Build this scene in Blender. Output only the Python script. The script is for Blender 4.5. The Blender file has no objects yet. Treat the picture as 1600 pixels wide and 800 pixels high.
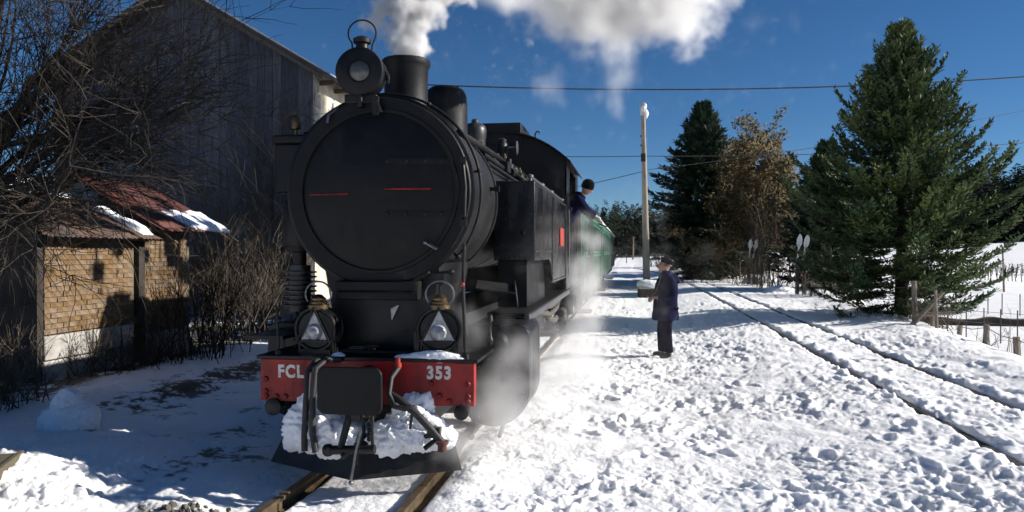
import bpy, bmesh, math, random
import numpy as np
from mathutils import Vector, Matrix, Euler, noise as mnoise

PI = math.pi
R = math.radians
scene = bpy.context.scene
C = scene.collection
random.seed(7)

# ------------------------------------------------------------------ camera, sky, sun, exposure
TH = R(8.764)                                     # the track runs along +Y; the camera is turned 8.8 degrees to its left
EYE = 1.85
cam_d = bpy.data.cameras.new('camera'); cam_d.lens = 27; cam_d.sensor_width = 36
cam_d.clip_start = 0.05; cam_d.clip_end = 6000
cam = bpy.data.objects.new('camera', cam_d); C.objects.link(cam)
cam.location = (0, 0, EYE); cam.rotation_euler = (R(90 - 0.334), 0, TH)
scene.camera = cam

SUN_EL = 25.5
SUN_BEH = 10.0                                    # degrees the sun stands behind the engine's front
sun_vec = Vector((math.cos(R(SUN_EL)) * math.cos(R(SUN_BEH)), math.cos(R(SUN_EL)) * math.sin(R(SUN_BEH)), math.sin(R(SUN_EL))))
world = bpy.data.worlds.new('World'); scene.world = world; world.use_nodes = True
wn = world.node_tree; wn.nodes.clear()
sky = wn.nodes.new('ShaderNodeTexSky'); sky.sky_type = 'NISHITA'; sky.sun_disc = False
sky.sun_elevation = R(SUN_EL); sky.sun_rotation = R(90 - SUN_BEH)
sky.altitude = 3000; sky.air_density = 1.0; sky.dust_density = 0.0; sky.ozone_density = 4.5
sat = wn.nodes.new('ShaderNodeHueSaturation'); sat.inputs['Saturation'].default_value = 1.15
bg = wn.nodes.new('ShaderNodeBackground'); bg.inputs['Strength'].default_value = 0.05
wo = wn.nodes.new('ShaderNodeOutputWorld')
wn.links.new(sky.outputs[0], sat.inputs['Color']); wn.links.new(sat.outputs[0], bg.inputs[0]); wn.links.new(bg.outputs[0], wo.inputs[0])
sun_d = bpy.data.lights.new('sun', 'SUN'); sun_d.energy = 4.7; sun_d.angle = R(0.53); sun_d.color = (1.0, 0.94, 0.86)
sun = bpy.data.objects.new('sun', sun_d); C.objects.link(sun)
sun.rotation_euler = sun_vec.to_track_quat('Z', 'Y').to_euler(); sun.location = (30, 10, 30)
vs = scene.view_settings
vs.view_transform = 'Standard'; vs.look = 'None'; vs.gamma = 1; vs.exposure = 0.75; vs.use_curve_mapping = False
scene.render.engine = 'CYCLES'
cy = scene.cycles
cy.use_denoising = True; cy.use_adaptive_sampling = True; cy.adaptive_threshold = 0.03
cy.max_bounces = 8; cy.diffuse_bounces = 3; cy.glossy_bounces = 3; cy.transparent_max_bounces = 12
cy.volume_bounces = 3; cy.volume_step_rate = 1.0; cy.volume_max_steps = 128

# ------------------------------------------------------------------ helpers
def at(px, dp):
    """ground position (x, y) of a bearing (picture column of a 1600 px wide view) at a distance dp"""
    xc = (px - 800) / 1200 * dp
    return (xc * math.cos(TH) - dp * math.sin(TH), xc * math.sin(TH) + dp * math.cos(TH))

MATS = {}
def mat(name, col, rough=0.7, metal=0.0, var=0.25, vscale=6.0, bump=0.0, bscale=40.0, col2=None, lo=0.4, hi=0.65, spec=0.5, stretch=None, trans=0.0, perobj=0.0, grime=None, gamt=0.6):
    """Principled material: base colour mottled by noise towards col2 (or a darker shade), optional fine relief"""
    if name in MATS: return MATS[name]
    m = bpy.data.materials.new(name); m.use_nodes = True
    nt = m.node_tree; b = nt.nodes['Principled BSDF']
    tc = nt.nodes.new('ShaderNodeTexCoord'); src = tc.outputs['Object']
    if stretch:
        mp = nt.nodes.new('ShaderNodeMapping'); mp.inputs['Scale'].default_value = stretch
        nt.links.new(src, mp.inputs[0]); src = mp.outputs[0]
    n = nt.nodes.new('ShaderNodeTexNoise'); n.inputs['Scale'].default_value = vscale; n.inputs['Detail'].default_value = 7; n.inputs['Roughness'].default_value = 0.62
    nt.links.new(src, n.inputs['Vector'])
    mr = nt.nodes.new('ShaderNodeMapRange'); mr.inputs[1].default_value = lo; mr.inputs[2].default_value = hi
    nt.links.new(n.outputs[0], mr.inputs[0])
    mx = nt.nodes.new('ShaderNodeMix'); mx.data_type = 'RGBA'
    c2 = col2 if col2 else tuple(c * (1 - var) for c in col)
    mx.inputs[6].default_value = (*col, 1); mx.inputs[7].default_value = (*c2, 1)
    nt.links.new(mr.outputs[0], mx.inputs[0])
    out = mx.outputs[2]
    if perobj:
        oi = nt.nodes.new('ShaderNodeObjectInfo'); hv = nt.nodes.new('ShaderNodeHueSaturation')
        m2 = nt.nodes.new('ShaderNodeMapRange'); m2.inputs[3].default_value = 1 - perobj; m2.inputs[4].default_value = 1 + perobj
        nt.links.new(oi.outputs['Random'], m2.inputs[0]); nt.links.new(m2.outputs[0], hv.inputs['Value'])
        m3 = nt.nodes.new('ShaderNodeMapRange'); m3.inputs[3].default_value = 1.15; m3.inputs[4].default_value = 0.75
        nt.links.new(oi.outputs['Random'], m3.inputs[0]); nt.links.new(m3.outputs[0], hv.inputs['Saturation'])
        nt.links.new(out, hv.inputs['Color']); out = hv.outputs[0]
    b.inputs['Roughness'].default_value = rough
    if grime:
        # runs and dusty patches: vertically drawn-out noise times broad blotches, also changing the gloss
        mp2 = nt.nodes.new('ShaderNodeMapping'); mp2.inputs['Scale'].default_value = (9, 9, 0.8); nt.links.new(tc.outputs['Object'], mp2.inputs[0])
        g1 = nt.nodes.new('ShaderNodeTexNoise'); g1.inputs['Scale'].default_value = 1.6; g1.inputs['Detail'].default_value = 6; nt.links.new(mp2.outputs[0], g1.inputs['Vector'])
        g2 = nt.nodes.new('ShaderNodeTexNoise'); g2.inputs['Scale'].default_value = 1.7; g2.inputs['Detail'].default_value = 5; nt.links.new(tc.outputs['Object'], g2.inputs['Vector'])
        ra = nt.nodes.new('ShaderNodeMapRange'); ra.inputs[1].default_value = 0.45; ra.inputs[2].default_value = 0.72; nt.links.new(g1.outputs[0], ra.inputs[0])
        rb = nt.nodes.new('ShaderNodeMapRange'); rb.inputs[1].default_value = 0.42; rb.inputs[2].default_value = 0.68; nt.links.new(g2.outputs[0], rb.inputs[0])
        mu = nt.nodes.new('ShaderNodeMath'); mu.operation = 'MULTIPLY'; nt.links.new(ra.outputs[0], mu.inputs[0]); nt.links.new(rb.outputs[0], mu.inputs[1])
        mu2 = nt.nodes.new('ShaderNodeMath'); mu2.operation = 'MULTIPLY_ADD'; nt.links.new(rb.outputs[0], mu2.inputs[0]); mu2.inputs[1].default_value = 0.25; nt.links.new(mu.outputs[0], mu2.inputs[2])
        mu3 = nt.nodes.new('ShaderNodeMath'); mu3.operation = 'MULTIPLY'; mu3.use_clamp = True; nt.links.new(mu2.outputs[0], mu3.inputs[0]); mu3.inputs[1].default_value = gamt
        mg = nt.nodes.new('ShaderNodeMix'); mg.data_type = 'RGBA'; mg.inputs[7].default_value = (*grime, 1)
        nt.links.new(mu3.outputs[0], mg.inputs[0]); nt.links.new(out, mg.inputs[6]); out = mg.outputs[2]
        rr_ = nt.nodes.new('ShaderNodeMapRange'); rr_.inputs[3].default_value = max(0.15, rough-0.12); rr_.inputs[4].default_value = min(1, rough+0.3); nt.links.new(mu2.outputs[0], rr_.inputs[0]); nt.links.new(rr_.outputs[0], b.inputs['Roughness'])
    nt.links.new(out, b.inputs['Base Color'])
    b.inputs['Metallic'].default_value = metal
    b.inputs['Specular IOR Level'].default_value = spec
    if trans: b.inputs['Transmission Weight'].default_value = trans
    if bump:
        n2 = nt.nodes.new('ShaderNodeTexNoise'); n2.inputs['Scale'].default_value = bscale; n2.inputs['Detail'].default_value = 5
        nt.links.new(src, n2.inputs['Vector'])
        bp = nt.nodes.new('ShaderNodeBump'); bp.inputs['Strength'].default_value = bump; bp.inputs['Distance'].default_value = 0.02
        nt.links.new(n2.outputs[0], bp.inputs['Height']); nt.links.new(bp.outputs[0], b.inputs['Normal'])
    MATS[name] = m
    return m

class MB:
    """collects geometry, then links it as ONE mesh object"""
    def __init__(s): s.v = []; s.f = []
    def add(s, vs, fs):
        o = len(s.v); s.v.extend(tuple(v) for v in vs); s.f.extend(tuple(i + o for i in f) for f in fs); return s
    def box(s, x0, x1, y0, y1, z0, z1, M=None):
        vs = [(x0,y0,z0),(x1,y0,z0),(x1,y1,z0),(x0,y1,z0),(x0,y0,z1),(x1,y0,z1),(x1,y1,z1),(x0,y1,z1)]
        if M: vs = [M @ Vector(v) for v in vs]
        return s.add(vs, [(0,3,2,1),(4,5,6,7),(0,1,5,4),(1,2,6,5),(2,3,7,6),(3,0,4,7)])
    def tube(s, pts, r, n=8, caps=True):
        pts = [Vector(p) for p in pts]; m = len(pts)
        rs = list(r) if hasattr(r, '__len__') else [r] * m
        vs = []; up = None
        for i, p in enumerate(pts):
            t = (pts[min(i+1, m-1)] - pts[max(i-1, 0)])
            if t.length < 1e-9: t = Vector((0,0,1))
            t.normalize()
            if up is None:
                up = Vector((0,0,1)) if abs(t.z) < 0.9 else Vector((1,0,0))
            a = t.cross(up)
            if a.length < 1e-6: a = t.orthogonal()
            a.normalize(); b = a.cross(t); b.normalize(); up = b
            for k in range(n):
                an = 2 * PI * k / n
                vs.append(p + a * (math.cos(an) * rs[i]) + b * (math.sin(an) * rs[i]))
        fs = []
        for i in range(m - 1):
            for k in range(n):
                k2 = (k + 1) % n
                fs.append((i*n+k, (i+1)*n+k, (i+1)*n+k2, i*n+k2))
        if caps:
            fs.append(tuple(range(n))); fs.append(tuple(reversed(range((m-1)*n, m*n))))
        return s.add(vs, fs)
    def lathe(s, prof, c=(0,0,0), axis='z', n=32, M=None):
        """prof: (radius, height along the axis); ends with radius 0 are closed by the fan"""
        vs = []
        for r, h in prof:
            for k in range(n):
                an = 2 * PI * k / n; a, b = r * math.cos(an), r * math.sin(an)
                p = {'z': (a, b, h), 'y': (a, h, -b), 'x': (h, a, b)}[axis]
                vs.append(p)
        if M: vs = [tuple(M @ Vector(p)) for p in vs]
        vs = [(p[0]+c[0], p[1]+c[1], p[2]+c[2]) for p in vs]
        fs = []
        for i in range(len(prof) - 1):
            for k in range(n):
                k2 = (k + 1) % n
                fs.append((i*n+k, i*n+k2, (i+1)*n+k2, (i+1)*n+k))
        if prof[0][0] > 1e-6: fs.append(tuple(reversed(range(n))))
        if prof[-1][0] > 1e-6: fs.append(tuple(range((len(prof)-1)*n, len(prof)*n)))
        return s.add(vs, fs)
    def prism(s, poly, a0, a1, axis='y', M=None):
        n = len(poly); vs = []
        for a in (a0, a1):
            for p in poly:
                v = {'y': (p[0], a, p[1]), 'x': (a, p[0], p[1]), 'z': (p[0], p[1], a)}[axis]
                vs.append(M @ Vector(v) if M else v)
        fs = [tuple(range(n)), tuple(reversed(range(n, 2*n)))]
        for k in range(n):
            k2 = (k + 1) % n
            fs.append((k, k+n, k2+n, k2))
        return s.add(vs, fs)
    def ball(s, c, r, n=8, m=6, sq=(1,1,1)):
        prof = [(max(r*math.sin(PI*i/m), 0), -r*math.cos(PI*i/m)) for i in range(m+1)]
        t = MB().lathe(prof, n=n)
        return s.add([(v[0]*sq[0]+c[0], v[1]*sq[1]+c[1], v[2]*sq[2]+c[2]) for v in t.v], t.f)
    def mesh(s, name, m, smooth=True, fix=True):
        me = bpy.data.meshes.new(name); me.from_pydata(s.v, [], s.f)
        if fix:
            bm = bmesh.new(); bm.from_mesh(me)
            bmesh.ops.remove_doubles(bm, verts=bm.verts, dist=1e-5)
            bmesh.ops.recalc_face_normals(bm, faces=bm.faces); bm.to_mesh(me); bm.free()
        if smooth:
            me.shade_smooth(); me.set_sharp_from_angle(angle=R(38))
        if m: me.materials.append(m)
        me.update(); return me
    def build(s, name, m, parent=None, smooth=True, bevel=0, fix=True):
        me = s.mesh(name, m, smooth, fix)
        o = bpy.data.objects.new(name, me); C.objects.link(o)
        if parent is not None: o.parent = parent
        if bevel:
            bv = o.modifiers.new('bevel', 'BEVEL'); bv.width = bevel; bv.segments = 2; bv.limit_method = 'ANGLE'; bv.angle_limit = R(40)
        return o

def tag(o, label=None, cat=None, group=None, kind=None):
    if label: o['label'] = label
    if cat: o['category'] = cat
    if group: o['group'] = group
    if kind: o['kind'] = kind
    return o
def empty(name, loc=(0,0,0), rz=0.0):
    o = bpy.data.objects.new(name, None); C.objects.link(o); o.location = loc; o.rotation_euler = (0,0,rz)
    o.empty_display_size = 0.3
    return o
def link(name, me, parent, loc=(0,0,0), rot=(0,0,0), sc=(1,1,1)):
    o = bpy.data.objects.new(name, me); C.objects.link(o); o.parent = parent; o.location = loc; o.rotation_euler = rot; o.scale = sc
    return o
def copy_tree(o, parent=None):
    c = o.copy(); C.objects.link(c); c.parent = parent
    for ch in list(o.children): copy_tree(ch, c)
    return c
def arc(cx, cz, r, a0, a1, n):
    return [(cx + r*math.cos(R(a0 + (a1-a0)*i/n)), cz + r*math.sin(R(a0 + (a1-a0)*i/n))) for i in range(n+1)]
def smooth(a, b, x):
    t = np.clip((x - a) / (b - a), 0, 1); return t*t*(3-2*t)

# numpy gradient noise
_rs = np.random.RandomState(3)
_perm = _rs.permutation(512); _ang = _rs.rand(512) * 2 * PI
def perlin(x, y, seed=0):
    xi = np.floor(x).astype(np.int64); yi = np.floor(y).astype(np.int64); xf = x - xi; yf = y - yi
    def g(ix, iy, dx, dy):
        h = _perm[(_perm[(ix + seed*37) & 511] + iy) & 511]; a = _ang[h]
        return np.cos(a)*dx + np.sin(a)*dy
    u = xf*xf*xf*(xf*(xf*6-15)+10); v = yf*yf*yf*(yf*(yf*6-15)+10)
    n00 = g(xi, yi, xf, yf); n10 = g(xi+1, yi, xf-1, yf); n01 = g(xi, yi+1, xf, yf-1); n11 = g(xi+1, yi+1, xf-1, yf-1)
    return (n00*(1-u)+n10*u)*(1-v) + (n01*(1-u)+n11*u)*v

# ------------------------------------------------------------------ the snow-covered ground
XL = (-2.62, -1.62)                              # rails of the engine's track
TRK = -2.12
def xr_center(Y): return 3.53 - 0.00155 * np.clip(np.asarray(Y) - 34, 0, None)**2      # second track, bending left far away
def berm_edge(Y): return 4.35 + 0.112 * np.clip(Y, 8, 400)
def base_z(X, Y):
    X = np.asarray(X, float); Y = np.asarray(Y, float)
    d = np.hypot(X, Y)
    z = 0.2 * smooth(0.4, 3.0, X)
    e = berm_edge(Y)
    z = z + 0.10 * np.exp(-((X - e + 0.5)/0.7)**2) * smooth(4.2, 5.2, X)
    low = smooth(0, 3.4, X - e) * (1 - 0.9*smooth(45, 70, Y) * (1 - smooth(20, 40, X)))
    z = z - 2.0 * low
    z = z + 0.0105 * np.clip(d - 50, 0, 260)
    z = z + 0.030 * np.clip(d - 45, 0, 120) * smooth(15, 45, X)
    ang = np.arctan2(X, Y)
    z = z + 26 * smooth(0.30, 0.66, ang) * smooth(150, 330, d) + 22 * smooth(330, 800, d)
    z = z + 0.16 * smooth(-3.6, -5.0, X) * (1 - smooth(5.6, 7.4, Y)) 
    return z
def gz(X, Y): return float(base_z(np.array([X]), np.array([Y]))[0])

def build_ground():
    th_d = np.linspace(-42, 42, 900)
    th_o = np.concatenate([np.linspace(-180, -42, 46)[:-1], th_d, np.linspace(42, 180, 46)[1:]])
    inv = np.concatenate([np.array([1/0.4, 1/1.2, 1/2.0, 1/2.8, 1/3.4]), np.linspace(1/3.9, 1/42, 500), 1/np.geomspace(44, 2500, 46)])
    rr = 1 / inv
    A, Rr = np.meshgrid(R(1) * th_o - TH, rr)
    X = Rr * np.sin(A); Y = Rr * np.cos(A)
    z = base_z(X, Y)
    e = berm_edge(Y)
    right = smooth(-1.55, -1.25, X) * (1 - smooth(-0.5, 0.4, X - e))
    left = 1 - smooth(-3.3, -2.9, X)
    mid = (1 - smooth(-1.6, -1.3, X)) * (1 - left)
    field = smooth(-0.4, 0.5, X - e)
    fade = 1 / (1 + (np.hypot(X, Y) / 45)**2)
    n0 = perlin(X/2.3, Y/2.3, 1); n1 = perlin(X/0.8, Y/0.8, 2); n2 = perlin(X/0.31, Y/0.31, 3)
    n3 = np.abs(perlin(X/0.2+7, Y/0.2, 4)); n4 = perlin(X/0.085, Y/0.085, 5); n5 = np.abs(perlin(X/0.12, Y/0.12+3, 6)); n6 = perlin(X/0.035, Y/0.035, 8)
    clod = np.clip(perlin(X/0.26+11, Y/0.26, 7) - 0.12, 0, 1)
    wx = X + 0.10*n2 + 0.04*n4; wy = Y + 0.10*perlin(X/0.31+40, Y/0.31, 31) + 0.04*perlin(X/0.085+9, Y/0.085, 32)
    rough = np.clip(0.72 + 0.9*perlin(X/1.1+2, Y/1.1, 36) + 0.5*perlin(X/0.4+2, Y/0.4, 38) + 0.8*perlin(X/2.6+8, Y/3.4, 40), 0.15, 1.5)
    bill = lambda sc, sd: np.abs(perlin(wx/sc + sd*1.7, wy/sc - sd, sd))
    c1 = np.clip(perlin(wx/0.24, wy/0.24, 33) - 0.10, 0, 1)**1.6; c2 = np.clip(perlin(wx/0.12, wy/0.12, 34) - 0.08, 0, 1)**1.5
    n7 = perlin(X/0.02, Y/0.02, 37)
    c3 = np.clip(perlin(wx/0.06, wy/0.06, 39) - 0.05, 0, 1)
    tram = 0.03*n0 + 0.05*n1 + 0.022*n2 + 0.06*(bill(0.42, 41) - 0.2) + rough*(0.05*(bill(0.21, 42) - 0.2) + 0.042*(bill(0.11, 43) - 0.2) + 0.028*(bill(0.055, 44) - 0.2) + 0.055*c1 + 0.055*c2 + 0.035*c3) + 0.0065*n6 + 0.004*n7
    calm = 0.10*n0*0.5 + 0.035*n1 + 0.012*n2 + 0.006*n4
    dens = 0.62 + 0.5*perlin(X/3.1+5, Y/3.1, 9)
    z = z + fade * (right * tram * np.clip(dens + 0.25, 0.5, 1.15) + left * (calm + 1.0*tram*np.clip(perlin(X/1.3, Y/1.3, 12)+0.45, 0.15, 1)) + mid * (0.5*tram - 0.06) + field * (0.05*n0 + 0.012*n1))
    # lumpy sunlit heap in the left foreground
    z = z + smooth(-3.7, -4.3, X) * (1 - smooth(5.4, 6.6, Y)) * (1.1*tram + 0.06)
    # boot prints
    rng = np.random.RandomState(5)
    for i in range(300):
        px = rng.uniform(-0.7, 5.0); py = 3.8 + 22 * rng.rand()**1.6; a = rng.uniform(-0.9, 0.9) + (PI if rng.rand() < .5 else 0)
        d2 = (np.abs(Rr - math.hypot(px, py)) < 0.6)
        rows = np.where(d2[:, 0])[0]
        if len(rows) == 0: continue
        sl = slice(rows[0], rows[-1] + 1)
        dx = X[sl] - px; dy = Y[sl] - py
        u = dx*math.cos(a) + dy*math.sin(a); v = -dx*math.sin(a) + dy*math.cos(a)
        q = (u/0.07)**2 + (v/0.16)**2
        z[sl] += (-0.024*np.exp(-q**2)*(1 + 1.2*n4[sl] + n2[sl]) + 0.016*np.exp(-((np.sqrt(q) - 1.45)/0.35)**2)*(1 + 2.0*n4[sl])) * (1 - smooth(-0.9, -1.4, X[sl]))
    # grooves of the rails
    for xr in XL:
        g = np.exp(-((X - xr)/0.09)**4) * (1 - 0.92*smooth(6.6, 7.6, Y)*(xr > -2))
        z = z*(1 - g) + (-0.14) * g
    cen = xr_center(Y)
    between = smooth(0.62, 0.45, np.abs(X - cen)) * (Y > 0)
    for s in (-1, 1):
        xr = cen + s*0.515
        w = 0.052 + 0.025*perlin(Y/0.5, Y*0+s, 14)
        cover = smooth(-0.38, -0.18, perlin(Y/1.4, X*0 + 3*s, 15))
        side = X - xr
        g = np.exp(-(np.abs(side)/w)**4) * (Y > -5) * (Y < 90) * (0.25 + 0.75*cover) * fade**0.5
        z = z - 0.095 * g
        z = z + fade * 0.022 * np.exp(-((side - 0.16)/0.07)**2) * (1 + 3*n2) * (Y > -5)*(Y<60)
    me = bpy.data.meshes.new('ground'); nr, nc = X.shape
    co = np.stack([X, Y, z], -1).reshape(-1, 3)
    idx = np.arange(nr*nc).reshape(nr, nc)
    q = np.stack([idx[:-1, :-1], idx[1:, :-1], idx[1:, 1:], idx[:-1, 1:]], -1).reshape(-1, 4)[:, ::-1]
    me.vertices.add(len(co)); me.vertices.foreach_set('co', co.ravel())
    me.loops.add(q.size); me.loops.foreach_set('vertex_index', q.ravel().astype(np.int32))
    me.polygons.add(len(q)); me.polygons.foreach_set('loop_start', np.arange(0, q.size, 4, dtype=np.int32))
    me.polygons.foreach_set('use_smooth', np.ones(len(q), bool))
    # bare earth showing through
    f = perlin(X/0.8+3, Y/0.6, 21)*0.55 + perlin(X/0.25, Y/0.2, 22)*0.5 + perlin(X/0.09, Y/0.08, 23)*0.4 + perlin(X/0.035, Y/0.035, 24)*0.25
    stripe = np.exp(-((X + 5.9 + 0.55*(Y-9.5)*0.0)/0.75)**2) * smooth(7.4, 8.6, Y) * (1 - smooth(13.5, 16, Y))
    stripe2 = 0.8*np.exp(-((X + 3.8)/0.6)**2) * smooth(5.0, 6.0, Y) * (1 - smooth(9, 11, Y))
    dirt = smooth(0.30, 0.48, f + 0.62*stripe + 0.42*stripe2 - 0.12) * (X < -3.1) * (Y < 18) * np.clip(stripe + stripe2, 0, 1)**0.35
    wall = smooth(-7.45, -7.75, X) * (Y > 8) * (Y < 18.5) * smooth(-0.25, 0.1, f + 0.1)
    slope = np.exp(-((X - e - 1.0)/0.45)**2) * smooth(0.1, 0.35, f) * (Y > 14) * (Y < 40)
    gravel = np.exp(-(((X + 3.12)/0.36)**2 + ((Y - 5.0)/0.16)**2)) * smooth(-0.2, 0.15, f)
    dirt = np.clip(dirt + wall + 0.8*slope + gravel, 0, 1)
    at_ = me.attributes.new('dirt', 'FLOAT', 'POINT'); at_.data.foreach_set('value', dirt.ravel().astype(np.float32))
    m = bpy.data.materials.new('snow'); m.use_nodes = True; nt = m.node_tree; b = nt.nodes['Principled BSDF']
    a = nt.nodes.new('ShaderNodeAttribute'); a.attribute_name = 'dirt'
    tc = nt.nodes.new('ShaderNodeTexCoord')
    n = nt.nodes.new('ShaderNodeTexNoise'); n.inputs['Scale'].default_value = 1.3; n.inputs['Detail'].default_value = 8
    nt.links.new(tc.outputs['Object'], n.inputs['Vector'])
    sn = nt.nodes.new('ShaderNodeMix'); sn.data_type = 'RGBA'; sn.inputs[6].default_value = (0.87, 0.88, 0.90, 1); sn.inputs[7].default_value = (0.78, 0.78, 0.775, 1)
    mr = nt.nodes.new('ShaderNodeMapRange'); mr.inputs[1].default_value = 0.45; mr.inputs[2].default_value = 0.75
    nt.links.new(n.outputs[0], mr.inputs[0]); nt.links.new(mr.outputs[0], sn.inputs[0])
    n2 = nt.nodes.new('ShaderNodeTexNoise'); n2.inputs['Scale'].default_value = 30; n2.inputs['Detail'].default_value = 6
    nt.links.new(tc.outputs['Object'], n2.inputs['Vector'])
    er = nt.nodes.new('ShaderNodeMix'); er.data_type = 'RGBA'; er.inputs[6].default_value = (0.035, 0.03, 0.022, 1); er.inputs[7].default_value = (0.09, 0.085, 0.045, 1)
    nt.links.new(n2.outputs[0], er.inputs[0])
    mx = nt.nodes.new('ShaderNodeMix'); mx.data_type = 'RGBA'
    nt.links.new(a.outputs['Fac'], mx.inputs[0]); nt.links.new(sn.outputs[2], mx.inputs[6]); nt.links.new(er.outputs[2], mx.inputs[7])
    nt.links.new(mx.outputs[2], b.inputs['Base Color'])
    b.inputs['Roughness'].default_value = 0.65; b.inputs['Specular IOR Level'].default_value = 0.25
    b.inputs['Subsurface Weight'].default_value = 0.8; b.inputs['Subsurface Scale'].default_value = 0.045; b.inputs['Subsurface Radius'].default_value = (0.9, 0.95, 1.0)
    n3 = nt.nodes.new('ShaderNodeTexNoise'); n3.inputs['Scale'].default_value = 38; n3.inputs['Detail'].default_value = 8; n3.inputs['Roughness'].default_value = 0.7
    nt.links.new(tc.outputs['Object'], n3.inputs['Vector'])
    bp = nt.nodes.new('ShaderNodeBump'); bp.inputs['Strength'].default_value = 0.6; bp.inputs['Distance'].default_value = 0.02
    nt.links.new(n3.outputs[0], bp.inputs['Height']); nt.links.new(bp.outputs[0], b.inputs['Normal'])
    me.materials.append(m); MATS['snow'] = m
    me.update(); me.validate()
    o = bpy.data.objects.new('ground', me); C.objects.link(o); o['kind'] = 'structure'
    return o
build_ground()
SNOW = mat('snow_clean', (0.86, 0.87, 0.89), 0.65, var=0.06, bump=0.4, bscale=60, spec=0.25)

# ------------------------------------------------------------------ the two tracks
RUST = mat('rail_rust', (0.07, 0.048, 0.028), 0.55, 0.3, col2=(0.14, 0.10, 0.055), vscale=9, bump=0.2)
RUSTD = mat('rail_dark', (0.02, 0.016, 0.013), 0.7, 0.2, col2=(0.045, 0.034, 0.026), vscale=9, bump=0.2)
TIMBER = mat('sleeper_timber', (0.09, 0.07, 0.05), 0.9, var=0.5, vscale=5, bump=0.4)
def rail_profile(): return [(-0.05,-0.13),(0.05,-0.13),(0.05,-0.115),(0.009,-0.1),(0.009,-0.035),(0.032,-0.028),(0.032,-0.004),(0.027,0),(-0.027,0),(-0.032,-0.004),(-0.032,-0.028),(-0.009,-0.035),(-0.009,-0.1),(-0.05,-0.115)]
def rail(parent, xf, zf, y0, y1, n, m):
    prof = rail_profile(); k = len(prof); mb = MB(); vs = []
    for i in range(n+1):
        y = y0 + (y1-y0)*i/n
        for p in prof: vs.append((xf(y)+p[0], y, zf(y)+p[1]))
    fs = [tuple(range(k))] + [tuple(reversed(range(n*k, (n+1)*k)))]
    for i in range(n):
        for j in range(k):
            j2 = (j+1) % k; fs.append((i*k+j, (i+1)*k+j, (i+1)*k+j2, i*k+j2))
    return mb.add(vs, fs).build('rail', m, parent)
trk = tag(empty('railway_track'), kind='structure')
for x in XL: rail(trk, lambda y, x=x: x, lambda y: 0.0, -6, 70, 8, RUST)
sl_me = MB().box(-0.95, 0.95, -0.11, 0.11, -0.30, -0.135).mesh('sleeper', TIMBER)
for i in range(40): link('sleeper', sl_me, trk, (TRK, -5.6 + i*0.7, 0))
trk2 = tag(empty('railway_track'), kind='structure')
for s in (-1, 1):
    rail(trk2, lambda y, s=s: float(xr_center(y)) + s*0.515, lambda y: gz(float(xr_center(y)), y) - 0.015, -6, 80, 60, RUSTD)
for i in range(40): link('sleeper', sl_me, trk2, (3.53, -5.4 + i*0.7, 0.16))
# ------------------------------------------------------------------ the steam locomotive
BLACK = mat('engine_black', (0.003, 0.0033, 0.0042), 0.5, var=0, spec=0.28, col2=(0.010, 0.010, 0.0105), vscale=3.5, lo=0.45, hi=0.75, bump=0.05, bscale=25, grime=(0.024, 0.022, 0.020), gamt=0.7)
SOOT = mat('smokebox_black', (0.004, 0.0042, 0.005), 0.6, spec=0.22, col2=(0.010, 0.010, 0.0105), vscale=4, lo=0.5, hi=0.75, bump=0.08, bscale=30, grime=(0.024, 0.022, 0.020), gamt=0.7)
TANKP = mat('tank_paint', (0.005, 0.0055, 0.008), 0.3, spec=0.4, col2=(0.014, 0.014, 0.016), vscale=2.5, lo=0.45, hi=0.8, bump=0.03, bscale=12, grime=(0.045, 0.042, 0.04), gamt=0.7)
GREASE = mat('greasy_steel', (0.018, 0.0175, 0.017), 0.45, 0.5, var=0.5, vscale=12)
STEEL = mat('bare_steel', (0.20, 0.20, 0.205), 0.38, 0.9, var=0.4, vscale=15)
BRASS = mat('brass', (0.15, 0.11, 0.06), 0.42, 0.95, var=0.4, vscale=20)
RED = mat('beam_red', (0.30, 0.014, 0.013), 0.5, spec=0.3, col2=(0.17, 0.010, 0.010), vscale=5, bump=0.04, grime=(0.03, 0.014, 0.012), gamt=0.9)
REDP = mat('plate_red', (0.36, 0.03, 0.016), 0.5, var=0.3, vscale=12)
PALE = mat('letter_paint', (0.62, 0.60, 0.56), 0.6, col2=(0.30, 0.25, 0.24), vscale=40, lo=0.5, hi=0.7)
LENS = mat('lamp_glass', (0.38, 0.39, 0.41), 0.15, col2=(0.16, 0.165, 0.175), vscale=14, spec=0.8)
LENSD = mat('lamp_glass_dark', (0.06, 0.065, 0.06), 0.15, var=0.3, vscale=12, spec=0.7)
STRIPE = mat('faded_red_stripe', (0.24, 0.02, 0.014), 0.6, spec=0.2, col2=(0.05, 0.01, 0.008), vscale=9)
HOSEC = mat('rusty_coupling', (0.10, 0.03, 0.02), 0.7, var=0.5, vscale=20)
RUBBER = mat('hose_rubber', (0.016, 0.016, 0.017), 0.6, var=0.3, vscale=20)
PLOW = mat('plough_plate', (0.006, 0.0065, 0.008), 0.55, spec=0.3, col2=(0.016, 0.015, 0.015), vscale=5, bump=0.1, grime=(0.04, 0.036, 0.033), gamt=0.7)
GREYP = mat('cylinder_sheet', (0.035, 0.035, 0.038), 0.42, 0.2, col2=(0.016, 0.016, 0.017), vscale=4)
LAG = mat('pipe_lagging', (0.085, 0.08, 0.072), 0.9, var=0.4, vscale=18, bump=0.3, bscale=60)

loco = tag(empty('steam_locomotive', (TRK, 5.95, 0)), 'black steam tank locomotive with red buffer beam numbered 353 standing in the snow', 'locomotive')
P = loco
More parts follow.
